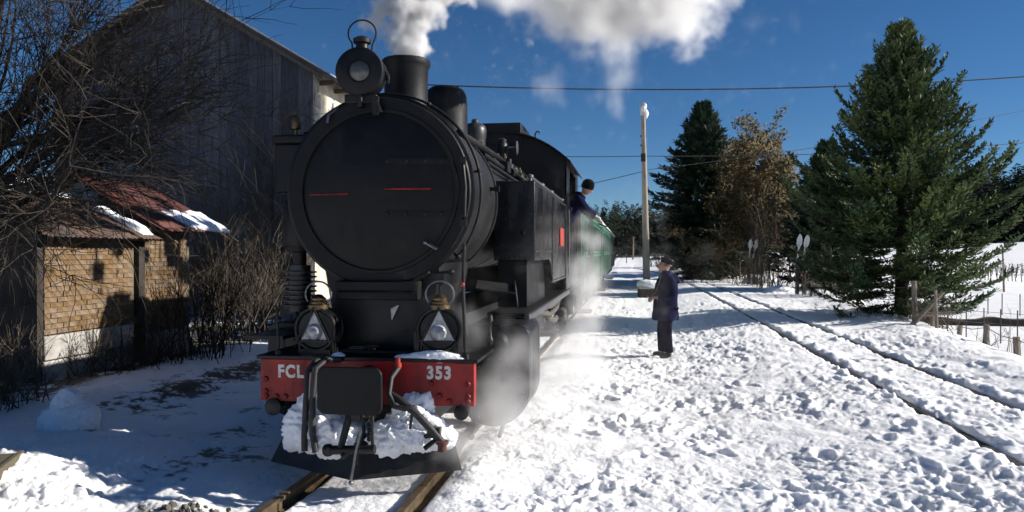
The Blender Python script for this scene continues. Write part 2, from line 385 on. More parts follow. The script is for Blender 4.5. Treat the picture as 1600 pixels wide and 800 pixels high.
# buffer beam, deck and lettering
beam = MB().box(-0.9, 0.9, 0, 0.09, 0.62, 0.965).build('buffer_beam', RED, P, bevel=0.006)
bolt = MB().lathe([(0.024, 0), (0.024, -0.008), (0.017, -0.018), (0, -0.021)], axis='y', n=10).mesh('bolt', RED)
for x, z in ((-.85,.70),(-.85,.80),(-.85,.66),(-.68,.66),(-.76,.66),(-.42,.66),(.85,.70),(.85,.80),(.85,.66),(.70,.66),(.62,.70),(.55,.80),(.48,.66)):
    link('bolt', bolt, beam, (x, 0, z))
def lettering(txt, x, z, size, parent, m, y=-0.004, sx=0.86):
    cu = bpy.data.curves.new('t', 'FONT'); cu.body = txt; cu.size = size; cu.extrude = 0.002; cu.align_x = 'CENTER'; cu.align_y = 'CENTER'; cu.offset = 0.006
    cu.space_character = 1.18
    t = bpy.data.objects.new('t', cu); C.objects.link(t); bpy.context.view_layer.update()
    me = bpy.data.meshes.new_from_object(t.evaluated_get(bpy.context.evaluated_depsgraph_get())); me.materials.clear(); me.materials.append(m)
    bpy.data.objects.remove(t); me.name = 'lettering'
    o = link('lettering', me, parent, (x, y, z), (PI/2, 0, 0), (sx, 1, 1)); return o
lettering('FCL', -0.635, 0.862, 0.14, beam, PALE)['label'] = 'white painted letters FCL'
lettering('353', 0.615, 0.880, 0.14, beam, PALE)['label'] = 'white painted number 353'
MB().box(-0.93, 0.93, -0.012, 1.75, 0.966, 0.995).build('deck_plate', BLACK, P, bevel=0.004)
MB().box(0.72, 1.14, 1.5, 9.4, 1.205, 1.245).box(0.72, 1.14, 1.5, 1.54, 1.0, 1.2).build('running_board', GREASE, P, bevel=0.006)
MB().box(-1.14, -0.72, 1.5, 9.4, 1.205, 1.245).build('running_board', GREASE, P, bevel=0.006)
MB().box(1.10, 1.155, 1.45, 6.4, 1.17, 1.235).build('running_board_edge', STEEL, P, bevel=0.008)
# frames
MB().box(-0.42, -0.38, 0.1, 9.3, 0.35, 1.2).box(0.38, 0.42, 0.1, 9.3, 0.35, 1.2).box(-0.42, 0.42, 0.1, 0.14, 0.45, 0.9).box(-1.0, 1.0, 9.25, 9.33, 0.62, 0.97).build('frame', GREASE, P)
# centre buffer
rr = []
for cx, cz, a in ((0.19,0.115,0),(-0.19,0.115,90),(-0.19,-0.115,180),(0.19,-0.115,270)):
    rr += [(cx + 0.065*math.cos(R(a+i*15)) + 0.03, cz + 0.065*math.sin(R(a+i*15)) + 0.80) for i in range(7)]
MB().prism(rr, -0.44, -0.405).build('buffer_plate', SOOT, P, bevel=0.008)
MB().lathe([(0.075,-0.41),(0.075,-0.12),(0.11,-0.11),(0.13,0.0)], c=(0.03,0,0.80), axis='y', n=20).build('buffer_shank', GREASE, P)
# coupling below the buffer
MB().box(-0.03, 0.09, -0.36, 0, 0.55, 0.63).tube([(0.0,-0.33,0.62),(-0.02,-0.37,0.50),(-0.05,-0.40,0.36),(-0.02,-0.42,0.30),(0.03,-0.41,0.34)], [0.03,0.03,0.028,0.026,0.02], 8).build('coupling_hook', GREASE, P)
MB().tube([(0.10,-0.34,0.62),(0.12,-0.37,0.50),(0.09,-0.40,0.36),(0.07,-0.40,0.24)], 0.014, 8).tube([(0.18,-0.34,0.61),(0.19,-0.38,0.46),(0.20,-0.38,0.34)], 0.014, 8).tube([(-0.16,-0.4,0.34),(0.22,-0.4,0.36)], 0.034, 10).ball((-0.15,-0.4,0.34),0.05).build('screw_coupling', GREASE, P)
MB().tube([(0.115,-0.41,0.50),(0.085,-0.43,0.36),(0.045,-0.44,0.12)], 0.010, 8).ball((0.045,-0.44,0.11),0.02).build('coupling_lever', STEEL, P)
ch = MB()
for i in range(6): ch.ball((0.155+0.004*(i%2),-0.36,0.60-i*0.035), 0.018, 6, 4, (1,0.6,1.2))
ch.build('coupling_chain', GREASE, P)
# brake and heating hoses
MB().tube([(-0.30,-0.02,0.985),(-0.37,-0.10,0.975),(-0.41,-0.17,0.90),(-0.415,-0.2,0.65),(-0.42,-0.22,0.40),(-0.41,-0.24,0.28)], 0.026, 10).build('brake_hose', RUBBER, P)
MB().tube([(-0.20,-0.02,0.975),(-0.28,-0.10,0.985),(-0.335,-0.2,0.93),(-0.35,-0.23,0.68),(-0.34,-0.25,0.42),(-0.31,-0.26,0.28)], 0.026, 10).build('brake_hose', RUBBER, P)
h = MB().tube([(0.30,-0.05,0.93),(0.27,-0.16,0.86),(0.27,-0.22,0.74),(0.33,-0.26,0.66),(0.42,-0.27,0.645),(0.46,-0.25,0.66)], 0.022, 10).build('brake_hose', RUBBER, P)
MB().lathe([(0.03,0),(0.03,0.035),(0.02,0.04),(0.02,0.075)], c=(0.295,-0.06,0.93), n=10).build('hose_valve', REDP, h)
h = MB().tube([(0.28,-0.18,0.73),(0.36,-0.22,0.70),(0.50,-0.24,0.60),(0.62,-0.24,0.48),(0.72,-0.22,0.36)], 0.030, 10).build('heating_hose', RUBBER, P)
MB().lathe([(0.036,0),(0.036,0.05),(0.05,0.055),(0.05,0.08)], c=(0.70,-0.24,0.325), n=10).build('hose_coupling', HOSEC, h)
MB().tube([(0.46,-0.2,0.66),(0.45,-0.21,0.56),(0.44,-0.22,0.48)], 0.011, 6).build('hose_chain', GREASE, P)
MB().tube([(0.56,-0.2,0.42),(0.62,-0.22,0.47),(0.64,-0.22,0.40),(0.56,-0.25,0.34)], 0.02, 8).box(0.58,0.68,-0.24,-0.18,0.42,0.50).build('drain_cock', GREASE, P)
MB().lathe([(0.045,-0.06),(0.06,-0.05),(0.06,0.0),(0.05,0.1)], c=(0.80,0.02,0.575), axis='y', n=14).build('pipe_stub', GREASE, P)
MB().lathe([(0.045,-0.06),(0.07,-0.05),(0.07,0.0),(0.05,0.1)], c=(-0.78,0.02,0.575), axis='y', n=14).build('pipe_stub', GREASE, P)
# snow plough
pl = MB()
def plate(a, b, c, d, t=0.018):
    a, b, c, d = map(Vector, (a, b, c, d)); n = (b-a).cross(d-a).normalized()*t
    pl.add([a,b,c,d,a+n,b+n,c+n,d+n], [(0,1,2,3),(7,6,5,4),(0,4,5,1),(1,5,6,2),(2,6,7,3),(3,7,4,0)])
plate((0,-0.30,0.085),(0.80,0.0,0.115),(0.70,0.10,0.37),(0,-0.16,0.40))
plate((-0.80,0.0,0.115),(0,-0.30,0.085),(0,-0.16,0.40),(-0.70,0.10,0.37))
pl.box(-0.5,-0.42,0.0,0.1,0.3,0.7).box(0.42,0.5,0.0,0.1,0.3,0.7)
pl.build('snow_plough', PLOW, P)
# lamps on the beam
def beam_lamp(x, zc, turn):
    body = MB().lathe([(0.0,0.235),(0.13,0.235),(0.17,0.215),(0.182,0.20),(0.182,0.19),(0.174,0.185),(0.174,0.12),(0.188,0.115),(0.188,0.05),(0.182,0.03),(0.165,0.03),(0.15,0.05),(0.0,0.06)], axis='y', n=36).build('headlamp', BLACK, P)
    body.location = (x, 0.04, zc); body.rotation_euler = (0, 0, turn)
    # reflector with its dome glass, seen between two bars
    MB().prism([(-0.125,-0.085),(0.125,-0.085),(0.0,0.16)], 0.036, 0.046).build('reflector', LENS, body)
    MB().lathe([(0,-0.02),(0.03,-0.016),(0.055,0.0),(0.068,0.02),(0.07,0.036)], c=(-0.005,0,-0.02), axis='y', n=20).build('lens', LENS, body)
    MB().tube([(0.0,0.0,0.185),(0.145,-0.005,-0.10)], 0.0075, 6).tube([(0.0,0.0,0.185),(-0.145,-0.005,-0.10)], 0.0075, 6).build('guard_bar', GREASE, body)
    MB().box(-0.11,0.11,0.0,0.03,-0.098,-0.086).build('reflector_rim', GREASE, body)
    MB().lathe([(0.085,0.165),(0.085,0.20),(0.07,0.21),(0.075,0.225),(0.062,0.24),(0.064,0.255),(0.045,0.27),(0.03,0.285),(0,0.29)], c=(0,0.1,0), n=20).build('chimney_cap', BRASS, body)
    MB().tube([(0.115*math.sin(R(a)), 0.1, 0.29 - 0.105*math.cos(R(a))) for a in range(42, 320, 14)], 0.008, 8).build('carrying_handle', STEEL, body)
    MB().box(-0.13,0.13,0.03,0.2,-0.215,-0.165).box(-0.155,-0.14,0.05,0.12,-0.2,-0.05).box(0.14,0.155,0.05,0.12,-0.215,-0.05).build('bracket', BLACK, body)
    return body
beam_lamp(-0.46, 1.205, R(-3)); beam_lamp(0.60, 1.215, R(8))
for x, z1 in ((0.815, 1.57), (-0.765, 1.36)):
    MB().tube([(x,0.06,0.995),(x-0.02,0.06,z1)], 0.011, 8).lathe([(0.035,0.99),(0.03,1.03),(0.014,1.04)], c=(x,0.06,0), n=10).build('marker_rod', BLACK, P)
MB().ball((0.795,0.06,1.585),0.018).build('rod_tip', REDP, P)
# things on the deck
MB().tube([(-0.25,0.12,1.02),(0.35,0.12,1.02)],0.02,8).tube([(-0.1,0.16,1.0),(-0.02,0.14,1.07),(0.06,0.16,1.07)],0.018,8).box(-0.2,0.0,0.14,0.26,1.0,1.05).build('deck_pipework', GREASE, P)
# smokebox
SY = 0.33; BZ = 2.36
MB().lathe([(0.70,SY),(0.795,SY),(0.805,SY+0.012),(0.805,SY+0.085),(0.775,SY+0.09),(0.775,SY+1.35),(0.79,SY+1.355),(0.79,SY+1.42),(0.74,SY+1.43),(0.70,SY+1.43)], c=(0,0,BZ), axis='y', n=72).build('smokebox', SOOT, P)
MB().lathe([(0.815,SY+0.02),(0.832,SY+0.028),(0.832,SY+0.06),(0.815,SY+0.068)], c=(0,0,BZ), axis='y', n=72).build('smokebox_rim', BLACK, P)
door = MB().lathe([(0.0,SY-0.085),(0.16,SY-0.082),(0.34,SY-0.068),(0.50,SY-0.044),(0.62,SY-0.014),(0.665,SY-0.002),(0.672,SY-0.02),(0.70,SY-0.02),(0.705,SY+0.012)], c=(0,0,BZ), axis='y', n=72).build('smokebox_door', SOOT, P)
def on_door(x, z):
    r = math.hypot(x, z - BZ); return SY - 0.086 + 0.2*r*r
def strap(x0, x1, z, h, m, name, off=0.006):
    xs = [x0 + (x1-x0)*i/10 for i in range(11)]
    mb = MB().prism([(x, on_door(x, z) - off) for x in xs] + [(x, on_door(x, z) + 0.012) for x in xs[::-1]], z-h/2, z+h/2, axis='z')
    return mb.build(name, m, door)
strap(0.085, 0.475, 2.372, 0.015, STRIPE, 'door_stripe', 0.012); strap(-0.60, -0.235, 2.335, 0.012, STRIPE, 'door_stripe', 0.014)
s1 = strap(0.10, 0.66, 2.165, 0.05, SOOT, 'hinge_strap', 0.014); s2 = strap(0.10, 0.66, 2.605, 0.05, SOOT, 'hinge_strap', 0.014)
nut = MB().lathe([(0.014,0),(0.014,-0.012),(0.006,-0.016),(0,-0.016)], axis='y', n=8).mesh('nut', GREASE)
for s, z in ((s1, 2.165), (s2, 2.605)):
    for x in (0.11, 0.27, 0.43, 0.56): link('nut', nut, s, (x, on_door(x, z)-0.016, z))
MB().tube([(0.43,SY-0.06,1.925),(0.53,SY-0.075,1.87)],0.012,8).ball((0.43,SY-0.06,1.925),0.02).build('door_latch', STEEL, door)
MB().tube([(0.735,SY-0.01,2.12),(0.765,SY-0.07,2.14),(0.775,SY-0.08,2.38),(0.755,SY-0.07,2.56),(0.73,SY-0.01,2.58)],0.014,8).box(0.715,0.775,SY-0.03,SY,2.06,2.16).box(0.715,0.765,SY-0.03,SY,2.54,2.64).build('grab_handle', GREASE, P)
MB().tube([(0.86*math.cos(R(a)), SY+0.16, BZ+0.86*math.sin(R(a))) for a in range(-42, 160, 6)], 0.012, 8).build('smokebox_handrail', GREASE, P)
for a in (-40, 12, 62, 112, 158):
    MB().tube([(0.77*math.cos(R(a)),SY+0.16,BZ+0.77*math.sin(R(a))),(0.87*math.cos(R(a)),SY+0.16,BZ+0.87*math.sin(R(a)))],0.012,6).ball((0.86*math.cos(R(a)),SY+0.16,BZ+0.86*math.sin(R(a))),0.022).build('handrail_knob', GREASE, P)
MB().prism([(-0.5,0.99),(0.5,0.99),(0.44,1.3),(0.52,1.75),(-0.52,1.75),(-0.44,1.3)], 0.42, 1.6).build('smokebox_saddle', BLACK, P)
MB().box(-0.36,0.36,0.26,0.44,1.44,1.60).box(-0.33,0.33,0.24,0.26,1.50,1.52).build('ash_hopper', SOOT, P, bevel=0.01)
MB().prism([(0.10,1.26),(0.165,1.395),(0.09,1.36)], 0.39, 0.42).build('door_tab', LENS, P)
MB().tube([(0.58,0.30,1.68),(0.56,0.26,1.60),(0.56,0.26,1.35)],0.012,6).box(0.52,0.60,0.22,0.28,1.58,1.66).tube([(0.46,0.24,1.67),(0.66,0.24,1.68)],0.013,6).ball((0.46,0.24,1.67),0.022).ball((0.66,0.24,1.68),0.025).build('blower_valve', GREASE, P)
MB().tube([(0.74,0.36,1.92),(0.74,0.33,1.6),(0.75,0.34,1.05)],0.014,8).build('drain_pipe', GREASE, P)
MB().box(-0.03,0.02,SY-0.06,SY-0.02,3.0,3.16).tube([(0.0,SY-0.05,3.14),(0.03,SY-0.06,3.07),(0.05,SY-0.06,3.02)],0.012,6).build('lamp_bracket_catch', GREASE, P)
MB().tube([(-0.36,SY+0.02,3.09),(-0.43,SY-0.03,3.02),(-0.44,SY-0.03,2.95)],0.012,6).build('lamp_hook', STEEL, P)
# top headlamp
tl = MB().lathe([(0.0,0.26),(0.15,0.26),(0.185,0.24),(0.19,0.22),(0.182,0.21),(0.182,0.165),(0.20,0.16),(0.20,0.12),(0.185,0.115),(0.185,0.075),(0.206,0.07),(0.206,0.02),(0.196,0.0),(0.16,-0.006),(0.10,-0.008),(0.088,0.01),(0,0.012)], axis='y', n=44).build('top_headlamp', BLACK, P)
tl.location = (-0.135, 0.24, 3.37); tl.rotation_euler = (0, 0, R(7))
MB().lathe([(0,-0.016),(0.03,-0.013),(0.06,-0.004),(0.084,0.01)], axis='y', n=24).build('lens', LENSD, tl)
MB().lathe([(0.06,0.18),(0.052,0.215),(0.052,0.25),(0.075,0.262),(0.078,0.295),(0.06,0.305),(0.045,0.315),(0,0.318)], c=(0,0.12,0), n=20).build('chimney_cap', BLACK, tl)
MB().tube([(-0.085,0.12,0.19),(-0.085,0.12,0.235)] + [(0.12*math.sin(R(a)), 0.12, 0.345-0.115*math.cos(R(a))) for a in range(-48, -312, -12)][0:] + [(0.085,0.12,0.235),(0.085,0.12,0.19)], 0.0075, 8).build('carrying_handle', BLACK, tl)
MB().box(-0.14,0.14,0.06,0.26,-0.26,-0.185).box(-0.02,0.02,0.02,0.1,-0.3,-0.18).build('bracket', BLACK, tl, bevel=0.01)
MB().tube([(0.19,0.06,0.06),(0.215,0.1,0.0),(0.215,0.16,-0.07)],0.016,6).box(0.19,0.23,0.1,0.16,-0.05,0.0).build('hinge', GREASE, tl)
# chimney, domes
MB().lathe([(0.30,0.70),(0.245,0.76),(0.215,0.84),(0.206,0.95),(0.210,1.22),(0.226,1.255),(0.232,1.27),(0.232,1.30),(0.22,1.315),(0.19,1.315),(0.185,1.2),(0.18,0.8),(0,0.8)], c=(0,1.16,BZ), n=48).build('chimney', SOOT, P)
MB().lathe([(0.36,0.60),(0.30,0.70),(0.262,0.76),(0.255,0.85),(0.252,1.20),(0.245,1.28),(0.22,1.345),(0.17,1.385),(0.09,1.40),(0,1.402)], c=(0,2.75,BZ), n=48).build('steam_dome', SOOT, P)
sv = MB().lathe([(0.20,0.60),(0.15,0.72),(0.145,1.02),(0.155,1.05),(0.16,1.16),(0.145,1.215),(0.10,1.25),(0.05,1.262),(0.05,1.30),(0.03,1.315),(0,1.315)], c=(0.0,4.45,BZ), n=28).build('safety_valve_casing', GREYP, P)
# boiler
MB().lathe([(0.0,1.5),(0.725,1.5),(0.725,6.05),(0,6.05)], c=(0,0,BZ), axis='y', n=64).build('boiler', SOOT, P)
for y in (2.05, 3.35, 4.7):
    MB().lathe([(0.72,y-0.04),(0.735,y-0.035),(0.735,y+0.035),(0.72,y+0.04)], c=(0,0,BZ), axis='y', n=64).build('boiler_band', BLACK, P)
MB().tube([(0.38,1.75,3.06),(0.46,2.4,3.02),(0.50,3.4,3.0),(0.52,4.6,3.0),(0.5,5.9,3.0)],0.045,10).build('sand_pipe', SOOT, P)
MB().tube([(0.60,1.9,2.86),(0.62,3.2,2.84),(0.62,5.9,2.84)],0.03,10).tube([(0.67,1.75,2.76),(0.69,3.2,2.74),(0.69,5.9,2.74)],0.022,8).build('boiler_pipes', GREASE, P)
MB().tube([(0.765,1.42,2.46),(0.83,1.42,2.46)],0.02,8).box(0.82,0.86,1.40,1.44,2.43,2.49).build('washout_plug', GREASE, P)
# valve cluster
vc = MB().lathe([(0.065,0),(0.065,0.04),(0.05,0.05),(0.05,0.13),(0.075,0.14),(0.075,0.30),(0.06,0.32),(0.062,0.36),(0.03,0.38),(0,0.38)], c=(0.46,3.95,2.95), n=18).build('injector_valve', GREASE, P)
MB().tube([(0.52,3.95,3.2),(0.64,3.95,3.2)],0.016,8).lathe([(0.075,-0.008),(0.09,-0.004),(0.09,0.004),(0.075,0.008)], c=(0.66,3.95,3.2), axis='x', n=20).tube([(0.65,3.95,3.12),(0.65,3.95,3.28)],0.006,4).tube([(0.65,3.87,3.2),(0.65,4.03,3.2)],0.006,4).build('hand_wheel', STEEL, vc)
MB().prism([(0.10,3.06),(0.24,3.14),(0.14,3.32)], 3.95, 4.0).build('bracket_plate', GREYP, P)
vm = MB()
vm.tube([(0.46,3.95,2.98),(0.56,3.85,2.9),(0.66,3.7,2.84),(0.66,3.4,2.83)],0.05,10).tube([(0.50,4.0,2.95),(0.62,4.0,2.86),(0.74,3.9,2.75),(0.80,3.85,2.6)],0.045,10)
vm.tube([(0.40,3.9,2.98),(0.36,3.5,3.02),(0.48,3.1,2.96),(0.6,2.9,2.85)],0.035,10).tube([(0.30,4.0,3.05),(0.22,3.9,3.15),(0.2,3.8,3.2)],0.03,8)
vm.ball((0.66,3.6,2.86),0.075).ball((0.58,3.3,2.9),0.07).ball((0.24,3.9,3.16),0.05).box(0.56,0.68,3.05,3.3,2.80,2.92).lathe([(0.07,0),(0.07,0.05),(0.04,0.06),(0.04,0.12)],c=(0.62,3.5,2.88),n=12)
vm.build('injector_pipework', GREASE, P)
vm2 = MB()
for k in range(4): vm2.tube([(0.54+0.07*k,4.1,2.9-0.02*k),(0.60+0.07*k,4.6,2.80),(0.62+0.07*k,5.3,2.72),(0.60+0.06*k,5.85,2.70)],0.022,8)
vm2.build('feed_pipes', LAG, P)
pm = MB().lathe([(0.03,0),(0.03,0.03),(0.018,0.035),(0.018,0.06)], n=8).mesh('oil_cup', BRASS)
for c in ((0.22,3.82,3.21),(0.30,3.82,3.03),(0.55,3.6,3.02),(0.72,3.75,2.86),(0.5,3.4,3.0)): link('oil_cup', pm, P, c)
# side tanks
def tank(side):
    poly = [(2.1,1.755),(2.1,2.60),(6.1,2.60),(6.1,1.44),(3.98,1.44)] + [(3.98-0.0*i, 1.44) for i in range(0)] + [(3.98-0.03,1.52),(3.90,1.62),(3.82,1.70),(3.70,1.745),(3.6,1.755)]
    a0, a1 = (0.68, 1.12) if side > 0 else (-1.12, -0.68)
    t = MB().prism(poly, a0, a1, axis='x').build('side_tank', TANKP, P, bevel=0.008)
    b0, b1 = (0.70, 1.02) if side > 0 else (-1.02, -0.70)
    MB().box(b0, b1, 2.25, 3.96, 1.247, 1.757).build('tank_support', BLACK, t, bevel=0.006)
    xs = 1.12*side; o = 0.006*side
    sb = lambda y0,y1,z0,z1: MB().box(min(xs-o,xs+o), max(xs-o,xs+o), y0, y1, z0, z1)
    sb(2.14,3.92,1.84,1.865).build('seam_strip', GREYP, t)
    sb(3.95,3.985,1.46,2.585).build('seam_strip', BLACK, t)
    sb(5.98,6.06,1.46,2.585).build('seam_strip', BLACK, t)
    rv = MB()
    for z in np.arange(1.80, 2.58, 0.055): rv.ball((xs, 2.15, z), 0.009, 6, 4); 
    for y in np.arange(2.25, 6.05, 0.08): rv.ball((xs, y, 2.565), 0.009, 6, 4)
    for y in np.arange(4.1, 6.05, 0.09): rv.ball((xs, y, 1.475), 0.009, 6, 4)
    for x in np.arange(0.74, 1.10, 0.055): rv.ball((x*side, 2.1, 1.79), 0.009, 6, 4)
    for z in np.arange(1.5, 2.5, 0.07): rv.ball((xs+o, 4.02, z), 0.008, 6, 4)
    tag(rv.build('rivets', BLACK, t), kind='stuff')
    if side > 0:
        MB().box(1.12, 1.135, 5.0, 5.55, 1.93, 2.19).build('number_plate', REDP, t, bevel=0.004)
        MB().lathe([(0.03,0),(0.03,-0.02),(0.012,-0.03),(0,-0.03)],axis='y',c=(1.0,2.1,2.05),n=10).build('tank_plug', GREASE, t)
    MB().tube([(xs-0.05*side,2.12,2.64),(xs-0.05*side,5.95,2.64)],0.02,8).build('tank_handrail', STEEL, t)
    for y in (2.14, 3.2, 4.3, 5.9): MB().lathe([(0.02,2.59),(0.02,2.63),(0.035,2.635),(0.035,2.66),(0.015,2.67)], c=(xs-0.05*side,y,0), n=10).build('handrail_stanchion', STEEL, t)
tank(1); tank(-1)
# cylinders
def cylinder(side):
    prof = [(0.68,1.19),(0.68,0.40)] + arc(0.90,0.62,0.335,215,360,14) + [(1.235,1.10)] + arc(1.145,1.10,0.09,0,90,5)
    prof = [(p[0]*side, p[1]) for p in prof]
    o = MB().prism(prof, 0.80, 1.62).build('cylinder_block', BLACK, P, bevel=0.01)
    MB().lathe([(0.0,0.70),(0.10,0.70),(0.13,0.72),(0.26,0.75),(0.30,0.76),(0.30,0.80)], c=(0.92*side,0,0.60), axis='y', n=32).build('cylinder_cover', BLACK, o)
    MB().lathe([(0.0,0.72),(0.10,0.73),(0.13,0.76),(0.13,0.80)], c=(0.93*side,0,1.02), axis='y', n=24).build('valve_chest_cover', BLACK, o)
    st = MB()
    for a in range(0, 360, 30): st.lathe([(0.014,0.775),(0.014,0.755),(0,0.75)], axis='y', n=6, c=(0.92*side+0.265*math.cos(R(a)),-0.02,0.60+0.265*math.sin(R(a))))
    tag(st.build('cover_studs', GREASE, o), kind='stuff')
    MB().prism([(p[0]*1.004,p[1]) for p in prof], 0.86, 0.89).prism([(p[0]*1.004,p[1]) for p in prof], 1.5, 1.53).build('lagging_band', STEEL, o)
    MB().lathe([(0.015,0),(0.03,0.02),(0.03,0.06),(0.016,0.08),(0.016,0.2),(0.03,0.22),(0.02,0.27),(0,0.28)], c=(0.90*side,0.70,1.02), n=10).build('lubricator', GREASE, o)
    MB().tube([(0.75*side,0.78,0.32),(0.76*side,0.6,0.27),(0.76*side,0.5,0.25)],0.018,8).ball((0.76*side,0.55,0.25),0.03).build('drain_cock', GREASE, o); MB().tube([(1.0*side,0.78,0.30),(1.0*side,0.6,0.25)],0.018,8).build('drain_cock', GREASE, o)
cylinder(1); cylinder(-1)
MB().tube([(1.02,1.7,1.2),(1.02,1.7,0.8)],0.012,6).tube([(1.08,1.72,1.2),(1.08,1.72,0.75)],0.014,6).box(1.0,1.1,1.66,1.74,1.08,1.17).build('valve_gear_link', STEEL, P)
# loose tool plate leaning on the running board
tp = MB().box(-0.21,0.17,-0.2,0.2,-0.006,0.006).build('inspection_cover', GREYP, P); tp.location = (0.82,1.55,1.50); tp.rotation_euler = (R(9),R(7),R(10))
MB().box(0.17,0.18,-0.2,0.2,-0.2,0.006, Matrix.Rotation(R(-14),4,'Y')).build('flap', GREYP, tp)
# wheels and rods
def make_wheel(x, y, rad=0.46):
    s = 1 if x > 0 else -1
    w = empty('wheel'); w.parent = P; w.location = (x, y, rad + 0.01)
    MB().lathe([(rad-0.06,-0.05),(rad,-0.05),(rad,0.045),(rad+0.025,0.05),(rad+0.025,0.065),(rad-0.06,0.065)], axis='x', n=40, M=Matrix.Scale(-s,4,(1,0,0))).build('tyre', GREASE, w)
    sp = MB().lathe([(0.0,-0.06),(0.10,-0.06),(0.10,0.05),(0,0.05)], axis='x', n=20)
    for a in range(0, 360, 36):
        c, q = math.cos(R(a)), math.sin(R(a)); sp.tube([(0,0.08*c,0.08*q),(0,(rad-0.05)*c,(rad-0.05)*q)],[0.032,0.024],6)
    sp.prism([(rad-0.08)*1.0 and ((rad-0.07)*math.cos(R(a)),(rad-0.07)*math.sin(R(a))) for a in range(200,342,10)], -0.04, 0.03, axis='x')
    sp.build('spokes', BLACK, w)
    return w
for y in (2.35, 3.35, 4.35, 5.35):
    make_wheel(0.5, y); make_wheel(-0.5, y)
for s in (-1, 1):
    MB().box(0.60*s-0.02,0.60*s+0.02,2.25,5.45,0.34,0.42).build('coupling_rod', STEEL, P, bevel=0.006)
    MB().prism([(1.6,0.57),(4.35,0.35),(4.35,0.43),(1.6,0.65)],0.68*s-0.02,0.68*s+0.02,axis='x').build('connecting_rod', STEEL, P)
    MB().box(0.78*s-0.05,0.78*s+0.05,1.62,2.6,0.66,0.71).build('slide_bar', STEEL, P)
# pipes and injector under the running board, right side
ip = MB().tube([(1.02,3.0,1.15),(1.04,3.6,1.08),(1.05,4.4,1.0),(1.04,5.4,1.02),(1.0,6.2,1.1)],0.035,10).tube([(1.06,3.4,1.16),(1.08,4.2,1.12),(1.08,5.2,1.13)],0.025,8).tube([(0.98,4.0,1.15),(1.0,4.6,0.92),(1.02,5.2,0.85),(1.02,5.9,0.88)],0.045,10)
ip.build('injector_pipes', LAG, P)
MB().lathe([(0.06,-0.2),(0.075,-0.18),(0.075,-0.05),(0.05,-0.03),(0.05,0.1),(0.07,0.12),(0.07,0.2)], c=(1.08,5.7,0.92), axis='y', n=16).lathe([(0.07,-0.04),(0.085,-0.02),(0.085,0.06),(0.05,0.08)], c=(1.05,6.05,0.85), axis='x', n=16).build('injector', LAG, P)
# cab
cab = empty('cab'); cab.parent = P
def roofz(x): return 3.76 - 0.46*(abs(x)/1.16)**2.3
def front(y0, y1):
    top = [(x, roofz(x)-0.03) for x in np.linspace(1.12, -1.12, 25)]
    return MB().prism([(-1.12,2.55),(1.12,2.55)] + top, y0, y1)
front(6.14, 6.17).build('front_wall', BLACK, cab)
front(8.70, 8.73).build('rear_wall', BLACK, cab)
MB().box(-0.68,0.68,6.14,6.17,1.25,2.55).build('front_lower_plate', BLACK, cab)
for s in (-1, 1):
    a, b = (1.10,1.125) if s > 0 else (-1.125,-1.10)
    MB().box(a,b,6.105,8.73,1.247,2.56).build('side_sheet', TANKP, cab, bevel=0.004)
    MB().box(a,b,6.14,6.75,2.56,3.31).build('window_post', TANKP, cab)
    MB().box(a,b,8.15,8.73,2.56,3.31).build('window_post', TANKP, cab)
    MB().box(a,b,6.75,8.15,3.20,3.31).build('window_header', TANKP, cab)
    MB().tube([(1.15*s,6.3,1.5),(1.15*s,6.3,2.5)],0.014,8).build('grab_rail', STEEL, cab)
    MB().box(min(1.12*s,1.15*s),max(1.12*s,1.15*s),6.75,8.15,2.55,2.59).build('arm_rest', BLACK, cab)
MB().box(1.124,1.136,6.35,6.6,1.9,2.16).build('works_plate', REDP, cab)
rf = MB(); xs = np.linspace(-1.2, 1.2, 31)
rf.prism([(x, roofz(x)) for x in xs] + [(x, roofz(x)-0.028) for x in xs[::-1]], 6.02, 8.85)
roof = rf.build('roof', BLACK, cab)
MB().box(-0.22,0.40,6.1,7.2,3.55,3.895).build('ventilator', BLACK, roof, bevel=0.006)
MB().tube([(0.62,6.2,3.62),(0.62,6.2,3.72),(0.645,6.2,3.76),(0.68,6.2,3.755),(0.69,6.2,3.73)],0.012,8).build('lifting_hook', BLACK, roof)
MB().box(-1.05,1.05,8.74,9.3,1.247,2.5).build('coal_bunker', TANKP, P, bevel=0.01)
MB().box(-1.1,1.1,6.2,8.7,1.20,1.246).build('cab_floor', GREASE, P)
# air pump on the far side, with whistle
ap = empty('air_pump'); ap.parent = P; ap.location = (-0.98, 0.95, 0)
finp = [(0.10,1.28)]
for k in range(8): z = 1.33 + k*0.045; finp += [(0.10,z),(0.155,z+0.003),(0.155,z+0.018),(0.10,z+0.022)]
MB().lathe(finp + [(0.10,1.72)], n=24).build('air_cylinder', GREYP, ap)
MB().lathe([(0.06,1.72),(0.06,1.84),(0.12,1.85),(0.12,1.9)], n=20).build('piston_gland', BLACK, ap)
MB().lathe([(0.15,1.90),(0.16,1.92),(0.16,2.3),(0.15,2.32),(0.1,2.36),(0,2.37)], n=24).build('steam_cylinder', BLACK, ap)
MB().box(-0.2,0.16,-0.12,0.16,2.40,2.86).box(-0.22,0.26,-0.14,0.2,2.86,2.94).build('sand_box', BLACK, ap, bevel=0.02)
fin2 = [(0.08,1.30)]
for k in range(7): z = 1.33 + k*0.045; fin2 += [(0.08,z),(0.13,z+0.003),(0.13,z+0.018),(0.08,z+0.022)]
o = MB().lathe(fin2 + [(0.08,1.70)], n=24).build('air_cylinder', GREYP, ap); o.location = (0.34, 0.4, 0)
MB().box(-0.25,0.5,0.1,0.3,1.24,1.30).build('pump_bracket', BLACK, ap)
